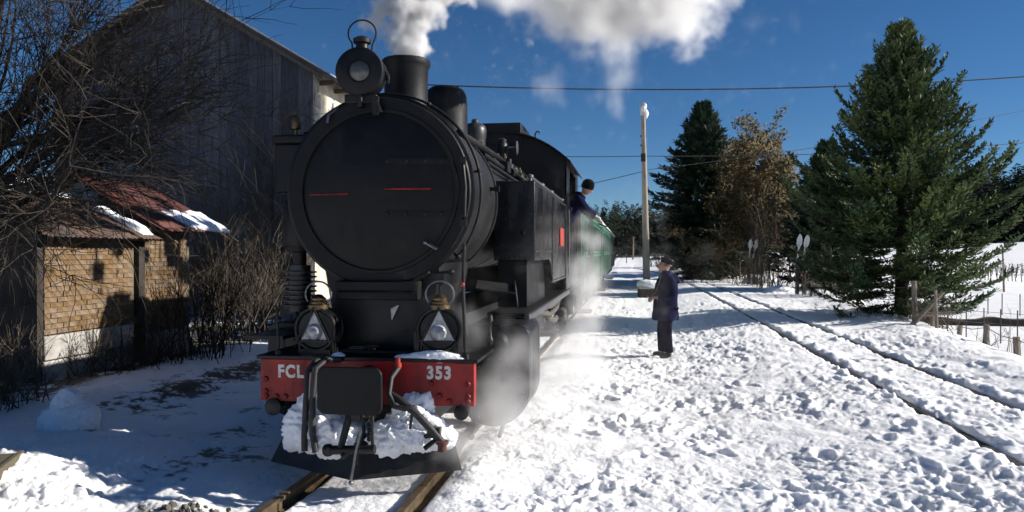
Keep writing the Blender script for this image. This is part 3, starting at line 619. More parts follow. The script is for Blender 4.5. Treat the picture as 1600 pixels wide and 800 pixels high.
wh = MB().lathe([(0.02,2.94),(0.02,3.0),(0.045,3.01),(0.05,3.03),(0.05,3.10),(0.04,3.13),(0.02,3.14),(0.02,3.17),(0,3.175)], c=(-0.04,0.0,0), n=18).build('whistle', BRASS, ap)
MB().tube([(0.04,0,2.97),(0.2,0,2.99),(0.24,0,2.93)],0.012,6).build('whistle_lever', GREASE, ap)
MB().box(-1.15,-0.8,0.2,1.4,1.10,1.13).build('step_board', BLACK, P)
# snow lying on the engine: a heap on the plough each side of the coupling and a rim on the beam
def snow_lump(name, pts, seed, label, amp=0.05, sub=6, cat='snow'):
    """lumpy closed mass: union of overlapping blobs remeshed as one surface around the centres in pts (x,y,z,rx,ry,rz)"""
    bm = bmesh.new(); bmesh.ops.create_icosphere(bm, subdivisions=sub, radius=1.0)
    cx = sum(p[0] for p in pts)/len(pts); cyy = sum(p[1] for p in pts)/len(pts); cz = sum(p[2] for p in pts)/len(pts); c0 = Vector((cx,cyy,cz))
    for v in bm.verts:
        d = v.co.normalized(); best = 0.02
        for (x,y,z,a,b,c) in pts:
            o = c0 - Vector((x,y,z)); q = Vector((d.x/a,d.y/b,d.z/c)); w = Vector((o.x/a,o.y/b,o.z/c))
            A = q.dot(q); B = 2*q.dot(w); Cc = w.dot(w)-1; D = B*B-4*A*Cc
            if D > 0: best = max(best, (-B+math.sqrt(D))/(2*A))
        p = c0 + d*best
        n = mnoise.fractal(p*7 + Vector((seed,0,0)), 1.0, 2.0, 5)
        n2 = abs(mnoise.noise(p*14 + Vector((0,seed,0))))
        n3 = mnoise.fractal(p*26 + Vector((seed,3,0)), 0.9, 2.0, 4)
        v.co = p + d*(amp*n - amp*0.6*n2 + amp*0.32*n3)
    me = bpy.data.meshes.new(name); bm.to_mesh(me); bm.free(); me.shade_smooth(); me.materials.append(SNOW)
    o = bpy.data.objects.new(name, me); C.objects.link(o); tag(o, label, cat); return o
def lw(pts): return [(x+TRK, y+5.95, z, a, b, c) for (x,y,z,a,b,c) in pts]
snow_lump('snow_heap', lw([(-0.38,-0.03,0.42,0.28,0.16,0.22),(-0.54,0.0,0.36,0.17,0.15,0.16),(-0.20,-0.1,0.36,0.22,0.15,0.17),(-0.38,0.03,0.60,0.20,0.10,0.17)]), 1, 'snow heap on the plough under the painted letters FCL')
snow_lump('snow_heap', lw([(0.42,-0.05,0.43,0.27,0.16,0.18),(0.60,0.0,0.38,0.18,0.15,0.12),(0.24,-0.1,0.38,0.18,0.14,0.15),(0.42,0.03,0.60,0.17,0.09,0.14),(0.32,-0.02,0.52,0.16,0.11,0.14)]), 4, 'snow heap on the plough under the painted number 353')
snow_lump('snow_ridge', lw([(0.57,0.045,1.0,0.24,0.055,0.055),(0.36,0.045,0.99,0.14,0.05,0.035),(0.72,0.05,0.99,0.12,0.05,0.03)]), 9, 'thin rim of snow on the beam deck below the right beam lamp', amp=0.014)
snow_lump('snow_ridge', lw([(-0.24,0.04,0.995,0.06,0.04,0.03)]), 11, 'small clod of snow on the deck by the left hoses', amp=0.01, sub=3)
# ------------------------------------------------------------------ passenger carriages
GREEN = mat('carriage_green', (0.012, 0.075, 0.042), 0.32, col2=(0.018, 0.095, 0.056), vscale=2, bump=0.02)
GREEN2 = mat('carriage_green_light', (0.055, 0.19, 0.125), 0.35, var=0.15, vscale=3)
GLASS = mat('carriage_glass', (0.03, 0.045, 0.045), 0.06, var=0.2, spec=0.9)
DARK = mat('underframe_dark', (0.02, 0.02, 0.02), 0.7, var=0.3)
def carriage(Y0, label, L=10.2):
    c = tag(empty('passenger_carriage', (TRK, Y0, 0)), label, 'carriage', 'green carriages behind the engine')
    MB().box(-1.12,1.12,0,L,0.95,2.74).build('body', GREEN, c, bevel=0.02)
    xs = np.linspace(-1.2, 1.2, 21); rz = lambda x: 3.28 - 0.5*(abs(x)/1.2)**2.4
    MB().prism([(x, rz(x)) for x in xs] + [(1.12,2.72),(-1.12,2.72)], -0.08, L+0.08).build('roof', GREEN2, c)
    sn = MB(); ny, nx = 60, 16; vs = []
    for j in range(ny+1):
        for i in range(nx+1):
            x = -1.19 + 2.38*i/nx; y = -0.06 + (L+0.12)*j/ny
            t = 0.10*(1-(abs(x)/1.22)**6) + 0.05*mnoise.noise(Vector((x*1.5, (y+Y0)*0.9, 3))) + 0.03*mnoise.noise(Vector((x*4, (y+Y0)*3, 5)))
            vs.append((x, y, rz(x) + max(0.012, t)))
    fs = [(j*(nx+1)+i, j*(nx+1)+i+1, (j+1)*(nx+1)+i+1, (j+1)*(nx+1)+i) for j in range(ny) for i in range(nx)]
    sn.add(vs, fs).build('roof_snow', SNOW, c, fix=False)
    for s in (-1, 1):
        x0, x1 = (1.118, 1.15) if s > 0 else (-1.15, -1.118)
        MB().box(x0,x1,-0.02,L+0.02,1.72,1.76).build('waist_rail', GREEN2, c)
        MB().box(x0,x1,-0.02,L+0.02,2.66,2.74).build('cant_rail', GREEN2, c)
        n = 8; w = (L-2.0)/n
        for k in range(n):
            y = 1.0 + k*w
            fr = MB().box(x0,x1-0.008*(s>0),y+0.12,y+0.17,1.80,2.6).box(x0,x1-0.008*(s>0),y+w-0.17,y+w-0.12,1.80,2.6).box(x0,x1-0.008*(s>0),y+0.17,y+w-0.17,1.80,1.85).box(x0,x1-0.008*(s>0),y+0.17,y+w-0.17,2.55,2.6).build('window', GREEN2, c)
            g0, g1 = (1.112,1.126) if s > 0 else (-1.126,-1.112)
            MB().box(g0,g1,y+0.17,y+w-0.17,1.85,2.55).build('pane', GLASS, fr)
            MB().box(x0,x1-0.012*(s>0),y-0.02,y+0.02,0.98,1.72).build('panel_batten', GREEN2, c)
        for y in (0.12, L-0.82):
            d = MB().box(x0-0.004*s, x1+0.004*s, y, y+0.7, 1.0, 2.62).build('door', GREEN, c, bevel=0.01)
            MB().box(x0+0.012*s, x1+0.012*s, y+0.14, y+0.56, 1.85, 2.5).build('door_window', GLASS, d)
            MB().tube([(1.19*s,y+0.04,1.3),(1.19*s,y+0.04,1.95)],0.016,6).build('door_handle', STEEL, d)
            MB().box(min(1.0*s,1.3*s),max(1.0*s,1.3*s),y,y+0.7,0.55,0.59).build('step', DARK, c)
    MB().box(-1.0,1.0,0.1,L-0.1,0.70,0.95).box(-0.4,0.4,3,7,0.4,0.7).build('underframe', DARK, c)
    for y in (1.5, 2.9, L-2.9, L-1.5):
        for s in (-1,1):
            MB().lathe([(0,-0.05),(0.36,-0.05),(0.36,0.04),(0.38,0.05),(0.38,0.065),(0,0.065)], c=(0.5*s,y,0.38), axis='x', n=24).build('wheel', GREASE, c)
    for y in (2.2, L-2.2):
        for s in (-1,1): MB().box(0.62*s-0.04,0.62*s+0.04,y-1.1,y+1.1,0.30,0.55).build('bogie_frame', DARK, c)
    MB().box(-0.15,0.15,-0.28,0,0.72,0.9).box(-0.15,0.15,L,L+0.28,0.72,0.9).build('coupler', DARK, c)
    MB().box(-0.4,0.4,-0.2,0.0,1.0,2.5).build('gangway_bellows', DARK, c)
carriage(16.05, 'green passenger carriage coupled directly behind the black engine')
carriage(27.0, 'green passenger carriage in the middle of the train')
carriage(37.95, 'green passenger carriage at the far end of the train')

# ------------------------------------------------------------------ people
SKIN = mat('skin', (0.42, 0.24, 0.17), 0.5, var=0.15, vscale=10)
NAVY = mat('navy_cloth', (0.005, 0.007, 0.034), 0.9, spec=0.06, var=0.35, vscale=10, bump=0.25, bscale=18)
TROUS = mat('dark_navy_trousers', (0.004, 0.005, 0.017), 0.9, spec=0.06, var=0.3, vscale=10, bump=0.25, bscale=14)
BOOT = mat('boot_leather', (0.012, 0.011, 0.010), 0.5, var=0.3)
CAPM = mat('dark_wool', (0.004, 0.004, 0.006), 0.95, spec=0.05, var=0.3, vscale=30, bump=0.3, bscale=90)
GLOVE = mat('pale_glove', (0.50, 0.48, 0.44), 0.8, var=0.2)
GREYH = mat('grey_hair', (0.12, 0.11, 0.10), 0.8, var=0.4, vscale=40)
PHONE = mat('phone_black', (0.01, 0.01, 0.012), 0.2)
def skin_mesh(name, chains, m, parent, sub=2):
    """chains: lists of (x,y,z,rx[,ry]); points with the same position share a vertex"""
    vid = {}; vs = []; rd = []; es = []
    for ch in chains:
        last = None
        for p in ch:
            k = tuple(round(c, 4) for c in p[:3])
            if k not in vid: vid[k] = len(vs); vs.append(p[:3]); rd.append((p[3], p[4] if len(p) > 4 else p[3]))
            i = vid[k]
            if last is not None and last != i: es.append((last, i))
            last = i
    me = bpy.data.meshes.new(name); me.from_pydata(vs, es, []); me.materials.append(m)
    o = bpy.data.objects.new(name, me); C.objects.link(o); o.parent = parent
    sk = o.modifiers.new('skin', 'SKIN'); sk.use_smooth_shade = True
    for i, d in enumerate(me.skin_vertices[0].data): d.radius = rd[i]; d.use_root = (i == 0)
    ss = o.modifiers.new('sub', 'SUBSURF'); ss.levels = sub; ss.render_levels = sub
    return o
def loft(rings, n=20, closed=True):
    """rings: (cx, cy, cz, rx, ry) horizontal ellipses"""
    mb = MB(); vs = []
    for (x,y,z,a,b) in rings:
        for k in range(n):
            an = 2*PI*k/n; w = 1 + 0.04*math.sin(5*an + z*9) + 0.03*math.sin(9*an - z*23) + 0.025*math.sin(z*41 + 2*an)
            vs.append((x + a*w*math.cos(an), y + b*w*math.sin(an), z))
    fs = [(i*n+k, i*n+(k+1)%n, (i+1)*n+(k+1)%n, (i+1)*n+k) for i in range(len(rings)-1) for k in range(n)]
    if closed: fs += [tuple(reversed(range(n))), tuple(range((len(rings)-1)*n, len(rings)*n))]
    return mb.add(vs, fs)
def head_mesh(c, pitch, name, parent, m):
    """a head facing +x, chin to crown 0.235, with brow, nose, lips, chin, ears"""
    bm = bmesh.new(); bmesh.ops.create_uvsphere(bm, u_segments=32, v_segments=24, radius=1.0)
    for v in bm.verts:
        x, y, z = v.co
        w = 0.076*(1 - 0.28*max(0, -z)**1.5); f = 0.098*(1 - 0.12*max(0, -z)) if x > 0 else 0.100*(1 - 0.25*max(0,-z-0.1))
        px, py, pz = x*f, y*w, z*0.118
        if x > 0.3:
            ay = abs(py)
            px += 0.028*math.exp(-(ay/0.012)**2)*math.exp(-((pz+0.018)/0.022)**2)       # nose
            px += 0.008*math.exp(-(ay/0.045)**2)*math.exp(-((pz-0.022)/0.010)**2)       # brow
            px -= 0.010*math.exp(-((ay-0.03)/0.014)**2)*math.exp(-((pz-0.004)/0.010)**2) # eyes
            px += 0.006*math.exp(-(ay/0.025)**2)*math.exp(-((pz+0.055)/0.006)**2)       # lips
            px += 0.006*math.exp(-(ay/0.025)**2)*math.exp(-((pz+0.069)/0.006)**2)
            px += 0.010*math.exp(-(ay/0.025)**2)*math.exp(-((pz+0.098)/0.014)**2)       # chin
        if abs(py) > 0.06 and abs(x) < 0.28 and -0.05 < pz < 0.03: py += math.copysign(0.016, py)*math.exp(-((pz+0.01)/0.028)**2)  # ears
        v.co = (px, py, pz)
    bmesh.ops.rotate(bm, cent=(0,0,0), matrix=Matrix.Rotation(-pitch, 3, 'Y'), verts=bm.verts)
    bmesh.ops.translate(bm, vec=c, verts=bm.verts)
    me = bpy.data.meshes.new(name); bm.to_mesh(me); bm.free(); me.shade_smooth(); me.materials.append(m)
    o = bpy.data.objects.new(name, me); C.objects.link(o); o.parent = parent; return o
def hand(parent, wrist, dirv, up, m, curl=0.5, name='hand', thumb_side=1):
    """palm and five curled fingers as one skinned mesh; dirv = pointing direction, up = back of the hand"""
    d = Vector(dirv).normalized(); u = Vector(up); u = (u - d*u.dot(d)).normalized(); s = d.cross(u)*thumb_side
    w = Vector(wrist); palm = w + d*0.075
    pt = lambda v, r, r2=None: (v.x, v.y, v.z, r, r2 or r)
    ch = [[pt(w, 0.024), pt(w + d*0.04, 0.03), pt(palm, 0.032)]]
    for i, L in enumerate((0.078, 0.088, 0.082, 0.064)):
        k = w + d*0.085 + s*(0.031 - i*0.021); p = [palm, k]; ang = 0.2; cur = k
        out = [pt(palm, 0.032), pt(k, 0.011)]
        for f in (0.45, 0.32, 0.23):
            ang += curl; cur = cur + (d*math.cos(ang) - u*math.sin(ang))*L*f; out.append(pt(cur, 0.0085))
        ch.append(out)
    t0 = w + d*0.03 + s*0.03; t1 = t0 + (d*0.7 + s*0.7).normalized()*0.035; t2 = t1 + (d*0.9 - u*0.4 + s*0.1).normalized()*0.03
    ch.append([pt(w + d*0.04, 0.03), pt(t0, 0.014), pt(t1, 0.011), pt(t2, 0.009)])
    return skin_mesh(name, ch, m, parent, 2)

# man standing in the snow, looking up at the driver (local +x is his front)
mx, my = at(1041, 13.5)
man = tag(empty('person', (mx, my, gz(mx, my) - 0.02), PI + TH + R(4)), 'person in a long navy coat and dark cap standing in the snow looking up', 'person')
skin_mesh('body', [
    [(0,0,0.90,0.11,0.13),(0.0,0,1.10,0.11,0.13),(0.01,0,1.30,0.11,0.14),(0.0,0,1.40,0.07,0.10),(0.01,0,1.49,0.058),(0.015,0,1.56,0.055)],
    [(0,0,0.90,0.11,0.13),(0,0.10,0.84,0.095),(0.02,0.11,0.48,0.06),(-0.01,0.11,0.10,0.045),(0.05,0.12,0.05,0.04),(0.14,0.12,0.035,0.035)],
    [(0,0,0.90,0.11,0.13),(0,-0.10,0.84,0.095),(0.05,-0.11,0.48,0.06),(0.05,-0.11,0.10,0.045),(0.11,-0.12,0.05,0.04),(0.20,-0.12,0.035,0.035)],
    [(0.0,0,1.40,0.07,0.10),(-0.01,0.18,1.36,0.045),(-0.05,0.25,1.13,0.045),(0.14,0.15,1.06,0.038),(0.20,0.10,1.06,0.03)],
    [(0.0,0,1.40,0.07,0.10),(-0.01,-0.18,1.36,0.045),(-0.05,-0.25,1.13,0.045),(0.14,-0.15,1.04,0.038),(0.20,-0.10,1.04,0.03)]], SKIN, man)
hd = head_mesh(Vector((0.035,0,1.605)), R(22), 'head', man, SKIN)
hand(man, (0.20,0.10,1.06), (0.75,-0.55,0.05), (0.1,0.1,1), SKIN, 0.75, thumb_side=-1)
hand(man, (0.20,-0.10,1.04), (0.75,0.55,0.05), (0.1,-0.1,1), SKIN, 0.75)
hc = MB().box(-0.055,0.055,-0.075,0.075,-0.006,0.006, Matrix.Translation((0.30,0,1.065)) @ Matrix.Rotation(R(-35),4,'Y')).build('hand_camera', PHONE, man, bevel=0.006)
coat = loft([(0.02,0,0.665,0.215,0.245),(0.02,0,0.68,0.228,0.258),(0.018,0,0.78,0.222,0.25),(0.015,0,0.86,0.215,0.245),(0.01,0,1.0,0.20,0.225),(0.0,0,1.14,0.20,0.225),(0.0,0,1.28,0.188,0.232),(0.0,0,1.38,0.15,0.22),(0.0,0,1.44,0.115,0.17),(0.005,0,1.48,0.082,0.10),(0.012,0,1.525,0.078,0.082),(0.014,0,1.53,0.068,0.072)], 28).build('coat', NAVY, man)
MB().tube([(0.187,0,0.76),(0.190,0,1.1),(0.175,0,1.3),(0.12,0,1.43)],0.008,6).build('coat_zip', PHONE, coat)
skin_mesh('sleeve', [[(0.0,0.12,1.40,0.08),(-0.02,0.225,1.36,0.085),(-0.06,0.275,1.14,0.075),(0.02,0.23,1.08,0.066),(0.15,0.145,1.06,0.054),(0.18,0.12,1.06,0.048)]], NAVY, coat)
skin_mesh('sleeve', [[(0.0,-0.12,1.40,0.08),(-0.02,-0.225,1.36,0.085),(-0.06,-0.275,1.14,0.075),(0.02,-0.23,1.06,0.066),(0.15,-0.145,1.04,0.054),(0.18,-0.12,1.04,0.048)]], NAVY, coat)
skin_mesh('hood', [[(-0.11,0.0,1.42,0.08,0.11),(-0.17,0.0,1.36,0.075,0.10),(-0.20,0,1.28,0.05,0.08)]], NAVY, coat)
MB().tube([(0.13,0.14,1.45),(0.16,0.12,1.30),(0.20,0.06,1.16),(0.26,0.02,1.09)],0.008,6).build('camera_strap', STEEL, man)
tr = skin_mesh('trousers', [[(0,0,0.92,0.16,0.19),(0,0.095,0.80,0.115),(0.02,0.11,0.48,0.092),(-0.015,0.115,0.14,0.082),(-0.015,0.115,0.09,0.085)],
    [(0,0,0.92,0.16,0.19),(0,-0.095,0.80,0.115),(0.05,-0.11,0.48,0.092),(0.04,-0.115,0.14,0.082),(0.04,-0.115,0.09,0.085)]], TROUS, man)
for y, x in ((0.12,-0.02),(-0.12,0.035)):
    skin_mesh('boot', [[(x,y,0.13,0.06),(x,y,0.06,0.062),(x+0.09,y,0.05,0.058,0.05),(x+0.18,y,0.04,0.05,0.04)]], BOOT, man)
cp = MB().lathe([(0.098,0.0),(0.102,0.02),(0.120,0.055),(0.118,0.075),(0.085,0.098),(0.03,0.108),(0,0.108)], n=28).build('cap', CAPM, man)
cp.location = (0.012,0,1.645); cp.rotation_euler = (0, R(-30), 0)
MB().lathe([(0.092,0),(0.098,0.004),(0.100,0.035),(0.09,0.04)], n=24).build('hair', GREYH, man).location = (0.0,0,1.60)

# driver leaning out of the cab window (local +x points out of the cab, +y towards its rear)
dx0, dy0 = TRK + 1.20, 5.95 + 7.35
drv = tag(empty('person', (dx0, dy0, 1.25), 0), 'person in dark jacket and knitted cap leaning out of the cab window', 'person')
skin_mesh('body', [
    [(-0.30,0.1,0.95,0.10),(-0.20,0.08,1.20,0.10),(-0.02,0.04,1.44,0.08),(0.06,0.0,1.55,0.06),(0.13,-0.01,1.63,0.058)],
    [(-0.30,0.1,0.95,0.10),(-0.32,0.02,0.5,0.09),(-0.32,0.02,0.08,0.06)],
    [(-0.30,0.1,0.95,0.10),(-0.30,0.2,0.5,0.09),(-0.30,0.2,0.08,0.06)],
    [(-0.02,0.04,1.44,0.08),(0.05,-0.16,1.44,0.045),(0.16,-0.22,1.30,0.042),(0.36,-0.18,1.16,0.036),(0.38,-0.18,1.14,0.032)],
    [(-0.02,0.04,1.44,0.08),(0.0,0.22,1.40,0.045),(0.06,0.26,1.32,0.042),(0.1,0.05,1.31,0.036)]], SKIN, drv)
dh = head_mesh(Vector((0,0,0)), 0, 'head', drv, SKIN); dh.location = (0.185,-0.02,1.69); dh.rotation_euler = (0, R(28), R(-25))
bn = MB().lathe([(0.104,-0.035),(0.110,-0.03),(0.112,0.01),(0.110,0.04),(0.098,0.085),(0.065,0.118),(0.025,0.132),(0,0.133)], n=28).build('knitted_cap', CAPM, dh); bn.location = (-0.008,0,0.028); bn.rotation_euler = (0, R(-8), 0)
skin_mesh('jacket', [[(-0.28,0.1,1.0,0.17),(-0.20,0.08,1.20,0.175,0.19),(-0.02,0.04,1.46,0.165,0.19),(0.06,0.0,1.545,0.12,0.13),(0.11,-0.01,1.60,0.095)],
    [(-0.02,0.04,1.46,0.165,0.19),(0.06,-0.17,1.45,0.10),(0.17,-0.22,1.30,0.085),(0.29,-0.20,1.21,0.072),(0.33,-0.19,1.185,0.066)],
    [(-0.02,0.04,1.46,0.165,0.19),(0.0,0.23,1.42,0.095),(0.07,0.27,1.33,0.08),(0.1,0.1,1.32,0.06)]], NAVY, drv)
skin_mesh('trousers', [[(-0.30,0.1,0.98,0.16),(-0.32,0.02,0.5,0.11),(-0.32,0.02,0.08,0.09)],[(-0.30,0.1,0.98,0.16),(-0.30,0.2,0.5,0.11),(-0.30,0.2,0.08,0.09)]], TROUS, drv)
MB().lathe([(0.042,0),(0.046,0.0),(0.046,0.05),(0.04,0.055)], n=16, M=Matrix.Rotation(R(120),4,'Y')).build('cuff', GLOVE, drv).location = (0.36,-0.185,1.16)
hand(drv, (0.375,-0.18,1.145), (0.75,0.0,-0.5), (0.5,0,0.8), GLOVE, 0.55)
hcl = MB().box(-0.09,0.09,-0.05,0.05,-0.008,0.008, Matrix.Translation((0.46,-0.20,1.045)) @ Matrix.Rotation(R(18),4,'Y')).build('held_cloth', CAPM, drv, bevel=0.006)

def release(o, label, cat):
    p = o.parent; o.parent = None; o.location = p.location; o.rotation_euler = p.rotation_euler; tag(o, label, cat)
release(hc, 'small black camera held before the chest of the standing person', 'camera')
release(hcl, 'dark rag held in the gloved hand out of the cab window', 'rag')
# ------------------------------------------------------------------ brick shed beside the track
BRICK = mat('brick', (0.225, 0.148, 0.072), 0.9, col2=(0.13, 0.080, 0.044), vscale=9, bump=0.35, bscale=45, perobj=0.13)
MORT = mat('mortar', (0.16, 0.13, 0.09), 0.95, var=0.4, vscale=8, bump=0.4)
STONE = mat('plinth_stone', (0.40, 0.38, 0.35), 0.9, var=0.4, vscale=4, bump=0.4, perobj=0.2)
DBRICK = mat('dark_render', (0.045, 0.036, 0.03), 0.95, var=0.5, vscale=3, bump=0.3)
RUSTY = mat('rusty_tin', (0.10, 0.055, 0.036), 0.75, 0.1, col2=(0.055, 0.042, 0.036), vscale=1.6, bump=0.2, stretch=(1,3,1))
REDTIN = mat('red_tin', (0.13, 0.042, 0.03), 0.7, 0.1, col2=(0.085, 0.036, 0.03), vscale=2.5, bump=0.2, perobj=0.15)
OLDWOOD = mat('old_wood', (0.13, 0.10, 0.07), 0.9, var=0.5, vscale=6, bump=0.4, stretch=(6,6,1))
brick_me = MB().box(-0.03,0.012,-0.118,0.118,-0.0325,0.0325).mesh('brick', BRICK, False)
half_me = MB().box(-0.03,0.012,-0.056,0.056,-0.0325,0.0325).mesh('brick', BRICK, False)
def brick_wall(parent, X, y0, y1, z0, z1, cap):
    """courses of single bricks on a mortar bed, facing +x"""
    w = MB().box(X-0.35, X-0.004, y0, y1, z0, z1).build('wall', MORT, parent)
    n = 0; row = 0; z = z0 + 0.04; rng = random.Random(int(y0*10))
    spots = []
    while z < z1 - 0.02:
        y = y0 + (0.12 if row % 2 == 0 else 0.0)
        if row % 2: spots.append((y0+0.06, z, 1)); y = y0 + 0.122 + 0.122
        while y < y1 - 0.10:
            spots.append((y, z, 0)); y += 0.247
        z += 0.076; row += 1
    rest = MB()
    for i, (y, z, h) in enumerate(spots):
        dxx = rng.uniform(-0.008, 0.008); tilt = rng.uniform(-0.012, 0.012)
        if rng.random() < 0.02: dxx = -0.03
        if i >= len(spots) - cap or cap < 0: link('brick', half_me if h else brick_me, w, (X+dxx, y, z), (tilt, 0, 0))
        else: rest.box(X-0.03+dxx, X+0.012+dxx, y-(0.056 if h else 0.118), y+(0.056 if h else 0.118), z-0.0325, z+0.0325)
    if rest.v: tag(rest.build('bricks', BRICK, w, smooth=False), kind='stuff')
    return w
def tin_roof(parent, X0, z0, X1, z1, y0, y1, m, sheets):
    """corrugated sheets running down the slope from (X1,z1) to the eave (X0,z0)"""
    wdt = (y1-y0)/sheets
    for k in range(sheets):
        n = 36; vs = []; rng = random.Random(k+int(y0*7)); lift = rng.uniform(0, 0.012); ext = rng.uniform(-0.04, 0.04)
        nx = (z1-z0); nz = -(X1-X0); L = math.hypot(nx, nz); nx, nz = -nx/L if False else 0, 1
        for j in range(5):
            t = j/4; x = X0 + (X1-X0)*t; z = z0 + (z1-z0)*t
            if j == 0: x += ext; z += ext*(z1-z0)/(X1-X0)
            for i in range(n+1):
                y = y0 + k*wdt + (wdt+0.05)*i/n
                vs.append((x, y, z + 0.011*math.sin(i*PI/2.0*1.0) + lift + 0.01*math.sin(3*t+k)))
        fs = [(j*(n+1)+i, j*(n+1)+i+1, (j+1)*(n+1)+i+1, (j+1)*(n+1)+i) for j in range(4) for i in range(n)]
        o = MB().add(vs, fs).build('roof_sheet', m, parent, fix=False)
        so = o.modifiers.new('t', 'SOLIDIFY'); so.thickness = 0.006
SX = -8.2
shed = tag(empty('brick_shed', (0,0,0)), 'small brick shed with rusty corrugated roof under the bare tree', 'shed')
w1 = brick_wall(shed, SX, 9.72, 11.72, 0.66, 2.02, 300)
MB().box(SX-2.4, SX-0.003, 9.60, 9.715, 0.0, 2.02).build('end_wall', DBRICK, shed)
for k in range(4):
    for j in range(2):
        MB().box(SX-0.4, SX+0.03+0.01*((k+j)%2), 9.70+k*0.5, 9.70+k*0.5+0.485, -0.05+j*0.35, 0.285+j*0.36).build('plinth_block', STONE, shed, bevel=0.02)
MB().prism([(SX-2.1,2.022),(SX-0.02,2.022),(SX-0.02,2.14),(SX-2.1,3.08)], 9.60, 9.71).build('gable_boards', OLDWOOD, shed)
MB().box(SX-0.12, SX+0.08, 11.74, 11.90, -0.1, 2.1).build('corner_post', DBRICK, shed)
MB().box(SX-0.02, SX+0.12, 9.55, 11.9, 2.02, 2.09).build('wall_plate', OLDWOOD, shed)
tin_roof(shed, SX+0.32, 2.06, SX-2.1, 3.16, 9.45, 11.95, RUSTY, 3)
MB().box(SX-2.1, SX-0.3, 11.6, 11.72, 0.0, 2.1).build('end_wall', DBRICK, shed)
shed2 = tag(empty('brick_shed', (0,0,0)), 'taller brick shed with faded red tin roof and a patch of snow on its eave', 'shed')
brick_wall(shed2, SX, 11.92, 13.35, 0.45, 2.18, -1)
MB().prism([(SX-1.7,0.0),(SX-0.36,0.0),(SX-0.36,2.42),(SX-1.7,3.1)], 13.1, 13.35).build('end_wall', DBRICK, shed2)
for k in range(3): MB().box(SX-0.4, SX+0.03, 11.92+k*0.48, 12.39+k*0.48, -0.1, 0.44).build('plinth_block', STONE, shed2, bevel=0.02)
MB().box(SX-0.02, SX+0.12, 11.95, 13.4, 2.18, 2.25).build('wall_plate', OLDWOOD, shed2)
tin_roof(shed2, SX+0.33, 2.22, SX-1.7, 3.28, 12.0, 14.3, REDTIN, 3)
def roof_snow(name, x0, x1, y0, y1, zf, label, seed):
    nx, ny = 22, 40; vs = []
    for j in range(ny+1):
        for i in range(nx+1):
            u, v = i/nx, j/ny; x = x0+(x1-x0)*u; y = y0+(y1-y0)*v
            ed = min(u, 1-u, v, 1-v); e2 = 0.12*mnoise.noise(Vector((x*2.5,y*2.5,seed)))
            t = 0.075*max(0, min(1, (ed+e2*0.6)/0.10)) + 0.02*mnoise.noise(Vector((x*5,y*5,seed)))
            y += 0.10*mnoise.noise(Vector((x*3, seed, v*2)))*(1 if v in (0,1) else 0.6); x += 0.10*mnoise.noise(Vector((seed, y*3, u*2)))
            vs.append((x, y, zf(x) + 0.012 + max(0, t)))
    fs = [(j*(nx+1)+i, j*(nx+1)+i+1, (j+1)*(nx+1)+i+1, (j+1)*(nx+1)+i) for j in range(ny) for i in range(nx)]
    o = MB().add(vs, fs).build(name, SNOW, None, fix=False); so = o.modifiers.new('t','SOLIDIFY'); so.thickness = 0.03; so.offset = -1
    return tag(o, label, 'snow')
z2 = lambda x: 2.22 + (3.28-2.22)*(SX+0.33-x)/2.03 + 0.02
z1f = lambda x: 2.06 + (3.16-2.06)*(SX+0.32-x)/2.42 + 0.02
roof_snow('snow_patch', SX-0.35, SX+0.36, 13.0, 14.25, z2, 'white patch of snow at the eave corner of the red tin roof', 2)
roof_snow('snow_patch', SX-0.75, SX+0.22, 11.65, 11.93, z1f, 'narrow strip of snow along the far verge of the rusty roof', 5)
roof_snow('snow_patch', SX-1.75, SX-1.15, 10.4, 11.8, z1f, 'snow strip high on the rusty roof beside the tree trunk', 8)

# ------------------------------------------------------------------ tall barn-like station building
PLANK = mat('weathered_planks', (0.10, 0.108, 0.135), 0.9, spec=0.25, col2=(0.06, 0.06, 0.072), vscale=4, bump=0.3, bscale=20, stretch=(5,5,0.6), perobj=0.22)
PLASTER = mat('cream_plaster', (0.62, 0.56, 0.46), 0.9, col2=(0.40, 0.35, 0.27), vscale=2.5, lo=0.45, hi=0.7, bump=0.3)
ROOFD = mat('roof_dark', (0.07, 0.065, 0.065), 0.8, var=0.4, vscale=4, bump=0.2)
BLUEW = mat('pale_blue_board', (0.22, 0.27, 0.30), 0.8, var=0.3, vscale=4)
WDARK = mat('window_dark', (0.012, 0.014, 0.018), 0.15, var=0.2, spec=0.7)
GREYPL = mat('grey_render', (0.16, 0.175, 0.20), 0.9, var=0.35, vscale=2, bump=0.2)
bld = tag(empty('barn_building', (-12.3, 19.6, 0)), 'tall gabled barn clad in grey vertical boards behind the engine', 'building')
hw, ez, apz = 3.85, 6.75, 9.05
gl = lambda x: apz - (apz-ez)*abs(x)/hw
wl = MB().prism([(-hw,-0.2),(hw,-0.2),(hw,ez),(0,apz),(-hw,ez)], 0.0, 10.0).build('wall', GREYPL, bld)
x = -hw; rng = random.Random(4)
while x < hw - 0.02:
    w_ = min(rng.uniform(0.19, 0.26), hw - x); a, b = x + 0.004, x + w_ - 0.004; t = rng.uniform(0.025, 0.045)
    z0 = rng.uniform(2.55, 2.65)
    MB().prism([(a,z0),(b,z0),(b,gl(b)-0.02)] + ([(0,apz-0.02)] if a < 0 < b else []) + [(a,gl(a)-0.02)], -t, -0.003).build('plank', PLANK, wl, smooth=False)
    x += w_
MB().box(hw+0.003, hw+0.05, 0.04, 9.9, 0.0, ez-0.02).build('side_plaster', PLASTER, bld)
for k in range(9):
    MB().box(hw+0.05, hw+0.075, 0.02, 0.3+0.12*(k%2), 2.8+k*0.42, 3.19+k*0.42).build('quoin', STONE, bld, bevel=0.01)
